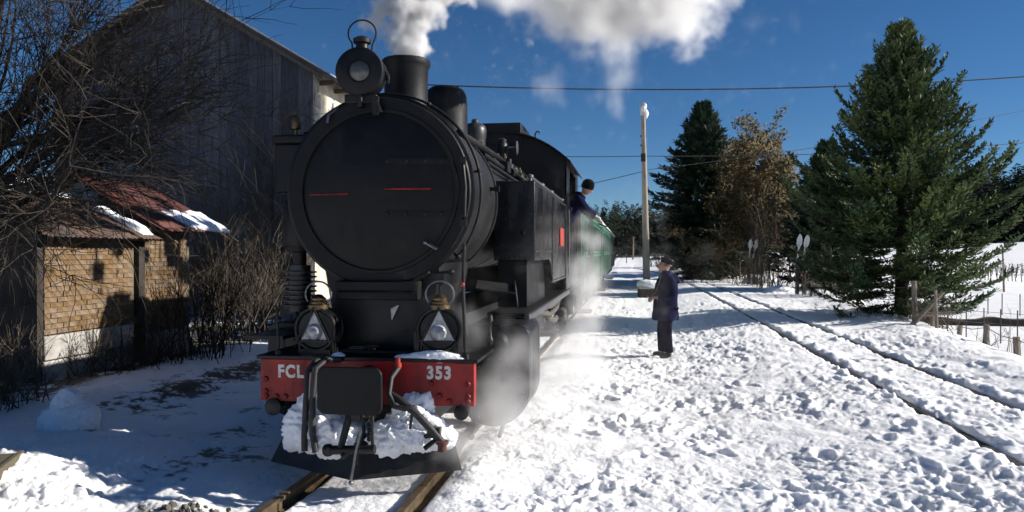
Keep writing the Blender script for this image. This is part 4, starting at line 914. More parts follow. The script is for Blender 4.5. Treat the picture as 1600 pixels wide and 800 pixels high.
for s in (-1, 1):
    sl = (apz-ez)/hw; p = [(0, apz+0.02), (s*(hw+0.55), ez-0.55*sl+0.02), (s*(hw+0.55), ez-0.55*sl+0.12), (0, apz+0.13)]
    r_ = MB().prism(p, -0.55, 10.4).build('roof_slope', ROOFD, bld)
    MB().prism([(0, apz-0.10), (s*(hw+0.52), ez-0.52*sl-0.10), (s*(hw+0.52), ez-0.52*sl+0.015), (0, apz+0.015)], -0.58, -0.553).build('barge_board', OLDWOOD, r_)
    for k in range(9): MB().box(min(s*hw,s*(hw+0.5)), max(s*hw,s*(hw+0.5)), 0.3+k*1.1, 0.42+k*1.1, ez-0.36, ez-0.24).build('rafter_end', OLDWOOD, r_)
    if s > 0: MB().prism([(0.6, apz+0.13-0.6*sl), (hw+0.5, ez+0.135-0.5*sl), (hw+0.5, ez+0.18-0.5*sl), (0.6, apz+0.19-0.6*sl)], 0.0, 10.2).build('roof_snow', SNOW, r_)
def window(parent, cx, zc, w, h, y=-0.05):
    f = MB().box(cx-w/2-0.07, cx-w/2, y-0.03, y+0.04, zc-h/2, zc+h/2).box(cx+w/2, cx+w/2+0.07, y-0.03, y+0.04, zc-h/2, zc+h/2).box(cx-w/2-0.07, cx+w/2+0.07, y-0.03, y+0.04, zc+h/2, zc+h/2+0.08).box(cx-w/2-0.1, cx+w/2+0.1, y-0.06, y+0.04, zc-h/2-0.08, zc-h/2).box(cx-0.025,cx+0.025,y-0.02,y+0.02,zc-h/2,zc+h/2).build('window', BLUEW, parent)
    MB().box(cx-w/2, cx+w/2, y-0.005, y+0.005, zc-h/2, zc+h/2).build('pane', WDARK, f)
window(bld, -1.75, 4.65, 0.95, 1.25)
MB().box(-2.95,-2.45,-0.12,-0.045,3.2,4.9).build('shutter', BLUEW, bld)
MB().box(-3.6,-2.96,-0.09,-0.045,3.2,4.7).build('door', WDARK, bld)
MB().box(hw-0.28, hw+0.04, -0.5, -0.12, -0.1, 2.9).build('brick_pier', DBRICK, bld)

# ------------------------------------------------------------------ woody plants without leaves
BARK = mat('bark_grey', (0.045, 0.037, 0.029), 0.95, spec=0.2, col2=(0.022, 0.018, 0.015), vscale=7, bump=0.5, bscale=25)
TWIG = mat('twig_brown', (0.06, 0.045, 0.030), 0.9, spec=0.2, col2=(0.026, 0.02, 0.015), vscale=5)
PTWIG = mat('twig_pale', (0.125, 0.105, 0.08), 0.9, spec=0.2, col2=(0.06, 0.046, 0.032), vscale=5)
DTWIG = mat('twig_dark', (0.050, 0.042, 0.033), 0.9, spec=0.2, col2=(0.020, 0.017, 0.014), vscale=3)
def wander(p, d, L, n, jit, droop, rng):
    pts = [p.copy()]; d = d.normalized()
    for i in range(n):
        d = (d + Vector((rng.uniform(-1,1), rng.uniform(-1,1), rng.uniform(-1,1)))*jit + Vector((0,0,droop))).normalized()
        p = p + d*(L/n); pts.append(p.copy())
    return pts
def side_dir(t, rng, spread):
    a = t.orthogonal().normalized(); b = t.cross(a); an = rng.uniform(0, 2*PI)
    return (t*math.cos(spread) + (a*math.cos(an) + b*math.sin(an))*math.sin(spread)).normalized()
def bare_tree(name, base, label, seed, trunk_h, trunk_r, limbs, limb_len, subs, twigs, bias=(0,0,0), el=(10,60), jit=0.16, droop=-0.02, cat='tree', m1=BARK, m2=TWIG, fall=0.5):
    rng = random.Random(seed); t = tag(empty(name, base), label, cat)
    tp = wander(Vector((0,0,-0.1)), Vector((0.05,0.02,1)), trunk_h+0.1, 6, 0.05, 0, rng)
    mb = MB().tube(tp, [trunk_r*(1.25-0.09*i) for i in range(7)], 12); tw = MB()
    for k in range(limbs):
        az = rng.uniform(0, 2*PI); e = R(rng.uniform(*el))
        d = Vector((math.cos(az)*math.cos(e), math.sin(az)*math.cos(e), math.sin(e))) + Vector(bias)*rng.uniform(0.4,1.2)
        st = tp[-1 - (k % 3)]
        L = limb_len*rng.uniform(0.7,1.15); pts = wander(st, d, L, 9, jit, 0.02, rng)
        r0 = trunk_r*0.2*rng.uniform(0.5,1)
        mb.tube(pts, [r0*(1-0.88*i/9) for i in range(10)], 6)
        for q in range(subs):
            i = rng.randint(2, 9); tt = (pts[i]-pts[i-1]).normalized()
            dd = side_dir(tt, rng, R(rng.uniform(20,65))); l2 = L*rng.uniform(0.25,fall)
            sp = wander(pts[i], dd, l2, 6, 0.18, droop, rng)
            r1 = max(0.006, r0*0.20*rng.uniform(0.6,1.1)); tw.tube(sp, [r1*(1-0.8*j/6) for j in range(7)], 4, False)
            for w in range(twigs):
                i2 = rng.randint(1, 6); t2 = (sp[i2]-sp[i2-1]).normalized()
                tp2 = wander(sp[i2], side_dir(t2, rng, R(rng.uniform(15,60))), l2*rng.uniform(0.25,0.6), 4, 0.22, droop, rng)
                tw.tube(tp2, [0.0045,0.004,0.0032,0.0025,0.0018], 3, False)
    mb.build('trunk', m1, t); tw.build('twigs', m2, t, fix=False)
    return t
bx, by = at(-78, 8.6)
bare_tree('bare_tree', (bx, by, 0), 'large leafless tree at the left edge spreading over the brick shed', 11, 2.9, 0.27, 36, 3.2, 18, 10, bias=(0.78,0.1,0.1), el=(2,68), droop=-0.015, m2=DTWIG)
def bush(name, px, dp, label, seed, stems, h, spread, m, sub=6, rb=0.3, cat='shrub', group=None, lean=(0,0)):
    x0, y0 = at(px, dp); rng = random.Random(seed); mb = MB()
    for k in range(stems):
        az = rng.uniform(0, 2*PI); e = R(90 - abs(rng.gauss(0, spread)))
        d = Vector((math.cos(az)*math.cos(e)+lean[0], math.sin(az)*math.cos(e)+lean[1], math.sin(e)))
        L = h*rng.uniform(0.5,1.05); b = Vector((rng.uniform(-rb,rb), rng.uniform(-rb,rb), -0.08))
        pts = wander(b, d, L, 7, 0.10, -0.02, rng); r0 = rng.uniform(0.006, 0.014)*(h/1.6)**0.5
        mb.tube(pts, [r0*(1-0.75*i/7) for i in range(8)], 4, False)
        for q in range(sub):
            i = rng.randint(2,7); sp = wander(pts[i], side_dir((pts[i]-pts[i-1]).normalized(), rng, R(rng.uniform(15,50))), L*rng.uniform(0.15,0.4), 4, 0.15, 0, rng)
            mb.tube(sp, [r0*0.45,r0*0.4,r0*0.35,r0*0.25,r0*0.2], 3, False)
            if q % 2 == 0:
                for _ in range(2): mb.tube(wander(sp[2], side_dir((sp[2]-sp[1]).normalized(), rng, R(35)), L*0.12, 2, 0.15, 0, rng), [r0*0.25,r0*0.2,r0*0.15], 3, False)
    o = mb.build(name, m, None, fix=False); o.location = (x0, y0, gz(x0, y0)); return tag(o, label, cat, group)
SHT = 'shrubs along the shed'
bush('bare_shrub', 150, 11.6, 'leafless shrub against the plinth of the brick shed', 1, 60, 1.0, 30, TWIG, 8, 0.5, group=SHT)
bush('bare_shrub', 235, 12.6, 'dense dark leafless shrub in front of the second brick wall', 2, 70, 0.8, 34, TWIG, 8, 0.55, group=SHT)
bush('bare_shrub', 318, 13.6, 'largest leafless shrub growing at the far corner of the brick sheds', 3, 60, 2.0, 22, TWIG, 8, 0.6, group=SHT)
bush('bare_shrub', 352, 15.5, 'pale leafless shrub before the boarded barn wall', 6, 55, 2.3, 24, PTWIG, 7, 0.6, group=SHT)
bush('bare_shrub', 395, 18.3, 'pale brushwood close behind the engine air pump', 7, 80, 2.6, 18, PTWIG, 7, 0.6, group=SHT)
bush('bare_shrub', 15, 9.3, 'thin leafless shrub at the left edge of the picture', 8, 45, 1.15, 34, PTWIG, 6, 0.35, group=SHT)
# climbing stems on the gable and the pier
vine = MB(); rng = random.Random(21)
for k in range(105):
    x = -12.3 + rng.uniform(0.2, 3.85); y = 19.6 - 0.07
    L = rng.uniform(2.5, 5.6) if x > -10.2 else rng.uniform(1.2, 3.4)
    p = Vector((x, y - rng.uniform(0.01,0.10), rng.uniform(0,1.2))); pts = [p.copy()]
    for i in range(9):
        p = p + Vector((rng.uniform(-0.09,0.09), rng.uniform(-0.03,0.025), L/9)); p.y = min(p.y, y); pts.append(p.copy())
    if k % 4 == 0: pts[-1] = pts[-1] + Vector((rng.uniform(-0.3,0.3),-0.15,-0.1))
    vine.tube(pts, [0.016*(1-0.7*i/9) for i in range(10)], 3, False)
    for q in range(5):
        i = rng.randint(2,9); vine.tube(wander(pts[i], Vector((rng.uniform(-1,1),-0.25,0.5)), rng.uniform(0.25,0.8), 4, 0.25, 0, rng), [0.008,0.007,0.006,0.004,0.003], 3, False)
tag(vine.build('climbing_vine', PTWIG, None, fix=False), 'pale leafless climbing stems covering the boarded gable wall', 'vine')

# ------------------------------------------------------------------ small things in the left foreground
cx_, cy_ = at(108, 7.9)
snow_lump('snow_block', [(cx_,cy_,0.10,0.30,0.26,0.20),(cx_-0.03,cy_,0.25,0.17,0.15,0.20),(cx_+0.12,cy_,0.15,0.2,0.18,0.16)], 14, 'pointed block of shovelled snow standing in the shade left of the engine', amp=0.03)
px_, py_ = at(-68, 5.3)
pal = tag(empty('timber_frame', (px_, py_, 0.20), R(26)), 'weathered timber frame corner lying in the snow at the left edge', 'timber')
GREENW = mat('mossy_timber', (0.08, 0.072, 0.042), 0.9, col2=(0.13, 0.10, 0.06), vscale=6, bump=0.4, stretch=(1,6,6))
MB().box(-0.9,0.16,-0.02,0.02,-0.14,0.05).build('side_board', GREENW, pal, bevel=0.005)
MB().box(0.12,0.16,0.021,0.9,-0.14,0.045).build('side_board', GREENW, pal, bevel=0.005)
MB().box(-0.9,0.115,0.022,0.88,0.0,0.03).build('top_board', GREENW, pal, bevel=0.005)
MB().lathe([(0.018,0.03),(0.018,0.065),(0.012,0.07),(0,0.07)], c=(0.02,0.09,0), n=8).build('bolt', GREASE, pal)
GRAV = mat('ballast_stone', (0.13, 0.12, 0.105), 0.9, var=0.4, vscale=8, bump=0.4, perobj=0.3)
stone_mes = []
for k in range(5):
    bm = bmesh.new(); bmesh.ops.create_icosphere(bm, subdivisions=1, radius=0.035)
    for v in bm.verts: v.co *= random.uniform(0.65, 1.25); v.co.z *= 0.7
    me = bpy.data.meshes.new('stone'); bm.to_mesh(me); bm.free(); me.materials.append(GRAV); stone_mes.append(me)
for k in range(48):
    x = -3.12 + random.gauss(0, 0.22); y = 5.0 + random.gauss(0, 0.09)
    if abs(x + 2.62) < 0.16: continue
    o = link('ballast_stone', random.choice(stone_mes), None, (x, y, gz(x,y) + 0.0 + random.uniform(0,0.03)), (random.random()*3, random.random()*3, random.random()*3), (random.uniform(0.45,0.95),)*3)
    tag(o, 'grey ballast stone poking out of the snow left of the near rail', 'stone', 'ballast stones by the near rail')
# ------------------------------------------------------------------ trees on the right
NEEDLE = mat('cypress_needles', (0.098, 0.128, 0.040), 0.7, col2=(0.032, 0.064, 0.030), vscale=0.9, lo=0.35, hi=0.65, spec=0.25)
NEEDLE2 = mat('spruce_needles', (0.036, 0.066, 0.034), 0.7, col2=(0.016, 0.036, 0.022), vscale=0.8, lo=0.35, hi=0.65, spec=0.2)
OAKL = mat('dry_oak_leaves', (0.165, 0.120, 0.055), 0.85, col2=(0.070, 0.062, 0.032), vscale=0.7, lo=0.35, hi=0.65, spec=0.2)
def conifer(name, px, dp, label, seed, h, rad, m, n_br=260, skirt=0.03, sprays=11, leaf=0.10, upcurve=0.35, shape=1.15, group=None, cols=1.0):
    x0, y0 = at(px, dp); rng = random.Random(seed); t = tag(empty(name, (x0, y0, gz(x0,y0)-0.1)), label, 'tree', group)
    MB().tube([(0,0,0),(0.03,0.02,h*0.3),(0,0.03,h*0.65),(0.02,0,h*0.98)], [0.022*h,0.017*h,0.009*h,0.003*h], 9).build('trunk', BARK, t)
    V = []; F = []; br = MB()
    def card(p, d, l, w, nrm):
        s = d.cross(nrm)
        if s.length < 1e-4: s = d.orthogonal()
        s = s.normalized()*w; o = len(V)
        V.extend((tuple(p - s*0.5), tuple(p + d*(l*0.45) - s), tuple(p + d*l), tuple(p + d*(l*0.45) + s))); F.append((o,o+1,o+2,o+3))
    for k in range(n_br):
        per = 11; wh = n_br//per; wi = k//per; f = skirt + (0.985-skirt)*((wi + 0.5 + rng.gauss(0, 0.20))/wh)**0.85; f = min(max(f, skirt), 0.985)
        z = h*f; az = wi*0.9 + (k % per)*2*PI/per + rng.uniform(-0.28,0.28)
        prof = (0.42 + 0.58*math.sin(f/0.27*PI/2)) if f < 0.27 else ((1-f)/0.73)**shape
        L = rad*prof*rng.choice((0.6,0.75,0.9,1.0,1.05,1.15,1.3))*rng.uniform(0.9,1.1) + 0.12
        el = R(-16 + 62*f**1.1 + rng.uniform(-8,8)); d = Vector((math.cos(az)*math.cos(el), math.sin(az)*math.cos(el), math.sin(el)))
        n = 8; p = Vector((0,0,z)); pts = [p.copy()]
        for i in range(n):
            d = (d + Vector((rng.uniform(-.05,.05), rng.uniform(-.05,.05), upcurve*(i/n)**1.5*0.55 - 0.05*(1-i/n)))).normalized(); p = p + d*(L/n); pts.append(p.copy())
        br.tube(pts, [max(0.004,0.012*h/7*(1-f*0.7)*(1-0.9*i/n)) for i in range(n+1)], 4, False)
        ns = max(5, int(sprays*L/rad*2.2))
        for q in range(ns):
            u = 0.14 + 0.86*(q+rng.random())/ns; i = min(n-1, int(u*n)); fr = u*n - i
            b = pts[i].lerp(pts[i+1], fr); td = (pts[i+1]-pts[i]).normalized()
            for s in (-1, 1):
                lat = td.cross(Vector((0,0,1))).normalized()*s
                sd = (td*0.75 + lat*rng.uniform(0.35,0.95) + Vector((0,0,rng.uniform(-0.22,0.18)))).normalized()
                sl = (0.16 + 0.30*L*(1-u*0.75)*0.45)*rng.uniform(0.7,1.2); nc = max(3, int(sl/ (leaf*0.42)))
                pp = b.copy()
                for c in range(nc):
                    sd = (sd + Vector((0,0,0.05)) + td*0.06).normalized(); pp = pp + sd*(sl/nc)
                    ld = (sd + Vector((rng.uniform(-.7,.7), rng.uniform(-.7,.7), rng.uniform(-.45,.5)))).normalized()
                    card(pp, ld, leaf*rng.uniform(0.7,1.35), leaf*0.24, Vector((rng.uniform(-.6,.6), rng.uniform(-.6,.6), 1)))
        for c in range(4):
            card(pts[-1], (d + Vector((rng.uniform(-.3,.3),rng.uniform(-.3,.3),rng.uniform(-.1,.4)))).normalized(), leaf*1.5, leaf*0.14, Vector((0,0,1)))
    br.build('branches', BARK, t, fix=False)
    me = bpy.data.meshes.new('crown'); me.from_pydata(V, [], F); me.materials.append(m); me.update()
    o = bpy.data.objects.new('crown', me); C.objects.link(o); o.parent = t
    return t
conifer('conifer_tree', 1408, 19.5, 'tall dark green cypress-like conifer by the fence at right', 5, 7.4, 2.55, NEEDLE, n_br=352, sprays=20, leaf=0.125, upcurve=0.75, shape=1.0)
conifer('conifer_tree', 1098, 47, 'dark spruce behind the standing person, left of the brown oak', 9, 10.6, 3.1, NEEDLE2, n_br=380, sprays=10, leaf=0.36, upcurve=0.25, shape=0.95)
conifer('conifer_tree', 1150, 56, 'low dark spruce mostly hidden behind the brown oak', 12, 8.0, 3.6, NEEDLE2, n_br=260, sprays=8, leaf=0.42, upcurve=0.2, shape=0.9)
conifer('conifer_tree', 1292, 33, 'dark conifer squeezed between the brown oak and the tall cypress-like tree', 15, 6.2, 1.7, NEEDLE2, n_br=300, sprays=9, leaf=0.26, upcurve=0.3, shape=0.9)
def leafy(name, px, dp, label, seed, h, rw, m, nleaf, leaf):
    x0, y0 = at(px, dp); rng = random.Random(seed); t = tag(empty(name, (x0, y0, gz(x0,y0)-0.1)), label, 'tree')
    mb = MB().tube([(0,0,0),(0.1,0,h*0.2),(0.05,0.1,h*0.4)], [0.20,0.16,0.12], 8); tips = []
    for k in range(26):
        az = rng.uniform(0,2*PI); e = R(rng.uniform(8,82)); st = Vector((0.06,0.05,h*rng.uniform(0.14,0.4)))
        L = rw*rng.uniform(0.8,1.25)*(1 + 0.5*math.sin(e)); pts = wander(st, Vector((math.cos(az)*math.cos(e), math.sin(az)*math.cos(e), math.sin(e))), L, 7, 0.16, 0.03, rng)
        mb.tube(pts, [0.07*(1-0.85*i/7) for i in range(8)], 5, False)
        for q in range(10):
            i = rng.randint(2,7); sp = wander(pts[i], side_dir((pts[i]-pts[i-1]).normalized(), rng, R(50)), L*rng.uniform(0.15,0.38), 4, 0.2, 0.02, rng)
            mb.tube(sp, [0.018,0.014,0.011,0.008,0.005], 3, False); tips += sp[1:]
    V = []; F = []
    for k in range(nleaf):
        c = rng.choice(tips); p = c + Vector((rng.gauss(0,0.17), rng.gauss(0,0.17), rng.gauss(0,0.15)))
        a = Vector((rng.gauss(0,1),rng.gauss(0,1),rng.gauss(0,1))).normalized(); b = a.orthogonal().normalized(); s = leaf*rng.uniform(0.6,1.3); o = len(V)
        V.extend((tuple(p-a*s), tuple(p+b*s*0.55), tuple(p+a*s), tuple(p-b*s*0.55))); F.append((o,o+1,o+2,o+3))
    mb.build('trunk', BARK, t, fix=False)
    me = bpy.data.meshes.new('crown'); me.from_pydata(V, [], F); me.materials.append(m); me.update()
    o = bpy.data.objects.new('crown', me); C.objects.link(o); o.parent = t
leafy('oak_tree', 1182, 41, 'oak with dry brown leaves between the dark spruce and the cypress-like conifer', 3, 7.4, 3.3, OAKL, 40000, 0.10)
bush('bare_shrub', 1205, 35, 'grey leafless shrub rising in front of the brown oak', 31, 46, 4.2, 22, PTWIG, 9, 0.7)
bush('bare_shrub', 1170, 38, 'low twiggy shrub beside the further point indicator', 32, 60, 1.9, 34, TWIG, 7, 0.8)
bush('bare_shrub', 1285, 28.5, 'dry brush between the near point indicator and the fence', 33, 70, 1.7, 30, PTWIG, 7, 0.9)
bush('bare_shrub', 1455, 17.2, 'dry brushwood at the foot of the tall conifer', 34, 60, 0.75, 40, PTWIG, 6, 0.5)
bush('bare_shrub', 1392, 18.8, 'low dry weeds at the trunk of the tall conifer', 35, 50, 0.6, 40, TWIG, 5, 0.8)
bush('bare_shrub', 1560, 13.6, 'few thin dry stems by the short fence posts at right', 36, 14, 0.8, 38, PTWIG, 3, 0.35)
bush('bare_shrub', 1062, 62, 'pale leafless tree-like shrub left of the dark spruce', 37, 80, 5.2, 24, PTWIG, 9, 1.2)
bush('bare_shrub', 1042, 75, 'further grey leafless thicket behind the standing person', 38, 90, 4.6, 26, TWIG, 9, 1.8)
bush('bare_shrub', 1125, 44, 'dark thicket under the spruce beside the track', 39, 110, 1.6, 36, TWIG, 6, 2.4)

# ------------------------------------------------------------------ far woods
FARN = mat('far_needles', (0.018, 0.034, 0.020), 0.8, col2=(0.03, 0.04, 0.022), vscale=0.08, spec=0.1)
def forest(name, spots, label, seed, hmin, hmax):
    rng = random.Random(seed); V = []; F = []
    for (x, y, kk) in spots:
        h = rng.uniform(hmin, hmax); r = h*rng.uniform(0.18,0.27); z0 = gz(x,y) - 0.3
        n = int(200*kk)
        for i in range(n):
            f = rng.random()**0.8; a = rng.uniform(0,2*PI); rr = r*(1-f)**0.75*(0.45+0.55*rng.random()) + 0.1
            p = Vector((x + rr*math.cos(a), y + rr*math.sin(a), z0 + h*(0.04+0.95*f)))
            d = Vector((math.cos(a)*0.9, math.sin(a)*0.9, rng.uniform(-0.5,0.7))).normalized(); s = d.cross(Vector((rng.uniform(-.5,.5),rng.uniform(-.5,.5),1))).normalized()
            l = h*rng.uniform(0.04,0.08)*(1.1-f*0.6); w = l*0.5; o = len(V)
            V.extend((tuple(p-d*l*0.4-s*w*0.5), tuple(p-d*l*0.2+s*w), tuple(p+d*l), tuple(p-s*w*0.8))); F.append((o,o+1,o+2,o+3))
    me = bpy.data.meshes.new(name); me.from_pydata(V, [], F); me.materials.append(FARN); me.update()
    o = bpy.data.objects.new(name, me); C.objects.link(o); tag(o, label, 'woodland', kind='stuff')
rng = random.Random(50); sp = []
for k in range(300):
    px = rng.uniform(820, 1190); dp = rng.uniform(128, 185); sp.append((*at(px, dp), 1))
forest('far_forest', sp, 'dark pine wood closing the view beyond the station track', 51, 7.5, 10.5)
sp = []
for k in range(620):
    px = rng.uniform(1180, 2000); dp = rng.uniform(165, 330); sp.append((*at(px, dp), 0.8))
sp += [(*at(rng.uniform(1340, 1900), rng.uniform(150, 185)), 1) for k in range(330)]
forest('far_forest', sp, 'dark wooded hillside beyond the snowy field at right', 52, 11, 17)
sp = [(*at(rng.uniform(-700, 700), rng.uniform(150, 220)), 0.5) for k in range(160)]
forest('far_forest', sp, 'far wood behind the sheds and the barn', 53, 8, 11)

# ------------------------------------------------------------------ lamp post, wires, poles
CONC = mat('concrete_post', (0.30, 0.27, 0.21), 0.85, col2=(0.20, 0.175, 0.13), vscale=3, bump=0.2, stretch=(3,3,0.6))
GREYM = mat('lamp_housing', (0.45, 0.46, 0.47), 0.45, 0.2, var=0.2)
OPAL = mat('opal_glass', (0.75, 0.75, 0.73), 0.2, var=0.1)
WIREM = mat('cable_black', (0.015, 0.015, 0.017), 0.7)
GALV = mat('galvanised_wire', (0.22, 0.22, 0.22), 0.5, 0.6)
lx, ly = at(1011, 33.5); lz = gz(lx, ly)
lp = tag(empty('lamp_post', (lx, ly, lz - 0.1)), 'tall concrete lamp post standing by the track behind the person', 'lamp post')
MB().tube([(0,0,0),(-0.09,0,4.0),(-0.17,0,7.85)], [0.165,0.135,0.095], 14).build('post', CONC, lp)
MB().box(-0.27,-0.07,-0.16,-0.10,5.85,6.2).box(-0.3,-0.05,-0.06,0.06,6.95,7.0).box(-0.3,-0.05,-0.06,0.06,6.55,6.6).build('insulator_bracket', WIREM, lp)
hd_ = MB().lathe([(0.0,-0.27),(0.10,-0.26),(0.15,-0.18),(0.155,0.1),(0.14,0.22),(0.08,0.29),(0,0.31)], n=20, M=Matrix.Rotation(R(8),4,'X')).build('lamp_head', GREYM, lp); hd_.location = (-0.17,-0.05,8.13); hd_.scale = (1,0.55,1)
o = MB().lathe([(0,-0.10),(0.05,-0.09),(0.085,-0.05),(0.095,0.0)], n=20, axis='y').build('lamp_glass', OPAL, hd_); o.location = (0,-0.15,0.02); o.scale = (1,1,1.5)
snow_lump('snow_clump', [(lx-0.05,ly+0.03,lz+7.84,0.11,0.1,0.2),(lx-0.14,ly+0.05,lz+7.76,0.08,0.1,0.12)], 33, 'clump of snow stuck under the lamp head on the tall post', amp=0.03, sub=4)
def cable(name, a, b, sag, r, label, m=WIREM, group=None, n=40):
    a, b = Vector(a), Vector(b); pts = [a.lerp(b, i/n) - Vector((0,0,4*sag*(i/n)*(1-i/n))) for i in range(n+1)]
    return tag(MB().tube(pts, r, 5).build(name, m, None), label, 'cable', group)
def W(px, py, dp): x, y = at(px, dp); return (x, y, EYE + (393-py)*dp/1200)
cable('overhead_cable', W(430, 120, 23.5), W(2150, 60, 26), 0.95, 0.022, 'upper overhead cable crossing the sky behind the steam dome')
cable('overhead_cable', W(500, 225, 32), W(1003, 244, 33.4), 0.2, 0.016, 'overhead cable from the barn to the tall lamp post')
cable('overhead_cable', W(1006, 244, 33.6), W(1900, 190, 40), 0.5, 0.016, 'overhead cable running right from the lamp post into the trees')
cable('overhead_cable', W(1004, 268, 33.5), W(640, 320, 60), 0.5, 0.016, 'lowest thin cable sagging left from the lamp post over the carriage')
cable('overhead_cable', W(1005, 266, 33.6), W(1900, 100, 46), 0.6, 0.012, 'lowest thin cable sagging right from the lamp post')
POLE = mat('pole_wood', (0.22, 0.17, 0.11), 0.9, var=0.4, vscale=5)
for px, dp, h, lab in ((989, 112, 3.4, 'leaning wooden pole before the far wood, leftmost'), (1004.5, 120, 3.6, 'wooden pole just left of the lamp post base far away'), (1029.5, 100, 3.1, 'far wooden pole with crossarm between lamp post and person')):
    x, y = at(px, dp); t = tag(empty('utility_pole', (x, y, gz(x,y))), lab, 'pole', 'far poles along the line')
    MB().tube([(0,0,-0.2),(0.08,0,h)], [0.13,0.09], 8).build('post', POLE, t)
    MB().box(-0.25,0.4,-0.05,0.05,h-0.3,h-0.2).build('crossarm', POLE, t)
x, y = at(979, 92); t = tag(empty('marker_post', (x, y, gz(x,y))), 'small rusty marker post on the snow beyond the carriages', 'post')
MB().tube([(0,0,-0.1),(0,0,1.0)], 0.05, 8).build('post', RUSTY, t); MB().box(-0.12,0.12,-0.04,0.04,0.75,1.15).build('board', RUSTY, t)

# snow-capped box by the post
x, y = at(1016, 31.0); z = gz(x, y)
t = tag(empty('stone_trough', (x, y, z), R(12)), 'low dark stone trough by the lamp post under a cap of snow', 'trough')
MB().box(-0.46,0.46,-0.3,0.3,-0.05,0.34).build('base', DBRICK, t, bevel=0.03)
MB().box(-0.52,0.52,-0.34,0.34,0.34,0.42).build('rim', STONE, t, bevel=0.02)
snow_lump('snow_mound', [(x,y,z+0.48,0.55,0.38,0.22),(x-0.2,y,z+0.5,0.35,0.3,0.2)], 41, 'rounded cap of snow on the trough by the lamp post', amp=0.02, sub=4)
x, y = at(1190, 40); snow_lump('snow_mound', [(x,y,0.2,1.0,0.8,0.45),(x+0.9,y-0.2,0.15,0.7,0.6,0.25)], 42, 'smooth snow mound in front of the twiggy shrub and point indicator', amp=0.05, sub=4)
x, y = at(1262, 31); snow_lump('snow_mound', [(x-1.0,y+0.4,0.15,0.7,0.5,0.3)], 43, 'small snow mound left of the near point indicator', amp=0.04, sub=4)

# point indicators: white paddles on dark twin posts
WHITEP = mat('white_paddle', (0.62, 0.64, 0.62), 0.6, var=0.25, vscale=8)
for px, dp, sc_, lab in ((1251, 29.5, 1.0, 'pair of white paddles on dark posts in front of the conifer'), (1174, 39, 1.0, 'pair of white paddles further off before the oak thicket')):
    x, y = at(px, dp); t = tag(empty('point_indicator', (x, y, gz(x,y)), TH), lab, 'signal', 'white paddle signals by the second track')
    for s in (-1, 1):
        MB().box(s*0.13-0.06, s*0.13+0.06, -0.06, 0.06, -0.1, 1.32).build('post', DARK, t, bevel=0.01)
        M = Matrix.Translation((s*0.10-0.02,0,1.3)) @ Matrix.Rotation(R(9+3*s),4,'Y')
        MB().box(-0.028,0.028,-0.02,0.02,0,0.55,M).build('lever_arm', WHITEP, t)
        MB().prism([(-0.05,0.50),(0.05,0.50),(0.10,0.62),(0.10,0.82),(0.03,1.0),(-0.03,1.0),(-0.10,0.82),(-0.10,0.62)], -0.018, 0.018, M=M).build('paddle', WHITEP, t)
    MB().box(-0.2,0.2,-0.05,0.05,0.55,0.65).box(-0.2,0.2,-0.05,0.05,1.05,1.15).build('crosspiece', DARK, t)
x, y = at(1156, 45); tag(MB().tube([(x,y,0.1),(x,y,1.25)],0.06,8).build('wooden_stake', POLE), 'single pale stake beside the second track in front of the thicket', 'stake')

# post-and-wire fence along the edge of the slope
POSTM = mat('fence_post_wood', (0.24, 0.205, 0.16), 0.9, col2=(0.13, 0.11, 0.085), vscale=6, bump=0.4, stretch=(4,4,1))
fen = tag(empty('wire_fence'), 'old wooden post and wire fence along the edge of the snowy slope', 'fence')
fp = [(1235, 38, 1.0, 0.06), (1270, 32.5, 1.0, 0.06), (1305, 27.5, 1.05, 0.075), (1329, 24.5, 0.6, 0.06), (1341, 22.5, 0.6, 0.06), (1430, 17.2, 0.92, 0.085), (1457, 16.6, 0.55, 0.07), (1465, 16.2, 0.8, 0.05), (1497, 15.2, 0.18, 0.07), (1539, 13.6, 0.34, 0.075), (1592, 12.4, 0.30, 0.08), (1680, 11.2, 0.35, 0.08)]
tops = []
for px, dp, h, r in fp:
    x, y = at(px, dp); z = gz(x, y); tl_ = random.uniform(-0.05, 0.05)
    MB().tube([(x,y,z-0.3),(x+tl_,y,z+h)], [r*0.75,r*0.68], 8).build('post', POSTM, fen); tops.append(Vector((x+tl_*0.8,y,z+h*0.85)))
for k in range(len(tops)-1):
    for dz in (0, -0.28):
        a, b = tops[k], tops[k+1]; MB().tube([a+Vector((0,0,dz)), (a+b)/2+Vector((0,0,dz-0.04)), b+Vector((0,0,dz))], 0.008, 4).build('wire', GALV, fen)
x, y = at(1462, 16.4); br_ = MB().tube([(x-0.5,y,gz(x,y)),(x+0.15,y,gz(x,y)+0.75)],0.05,7).tube([(x-0.3,y+0.1,gz(x,y)+0.25),(x+0.4,y,gz(x,y)+0.3)],0.04,7).build('brace', POSTM, fen)
x, y = at(1288, 27.6); MB().box(-0.5,0.5,-0.04,0.04,0.3,0.38,Matrix.Translation((x,y,gz(x,y)))).box(-0.5,-0.42,-0.05,0.05,-0.1,0.5,Matrix.Translation((x,y,gz(x,y)))).box(0.42,0.5,-0.05,0.05,-0.1,0.5,Matrix.Translation((x,y,gz(x,y)))).build('low_rail', POSTM, fen)
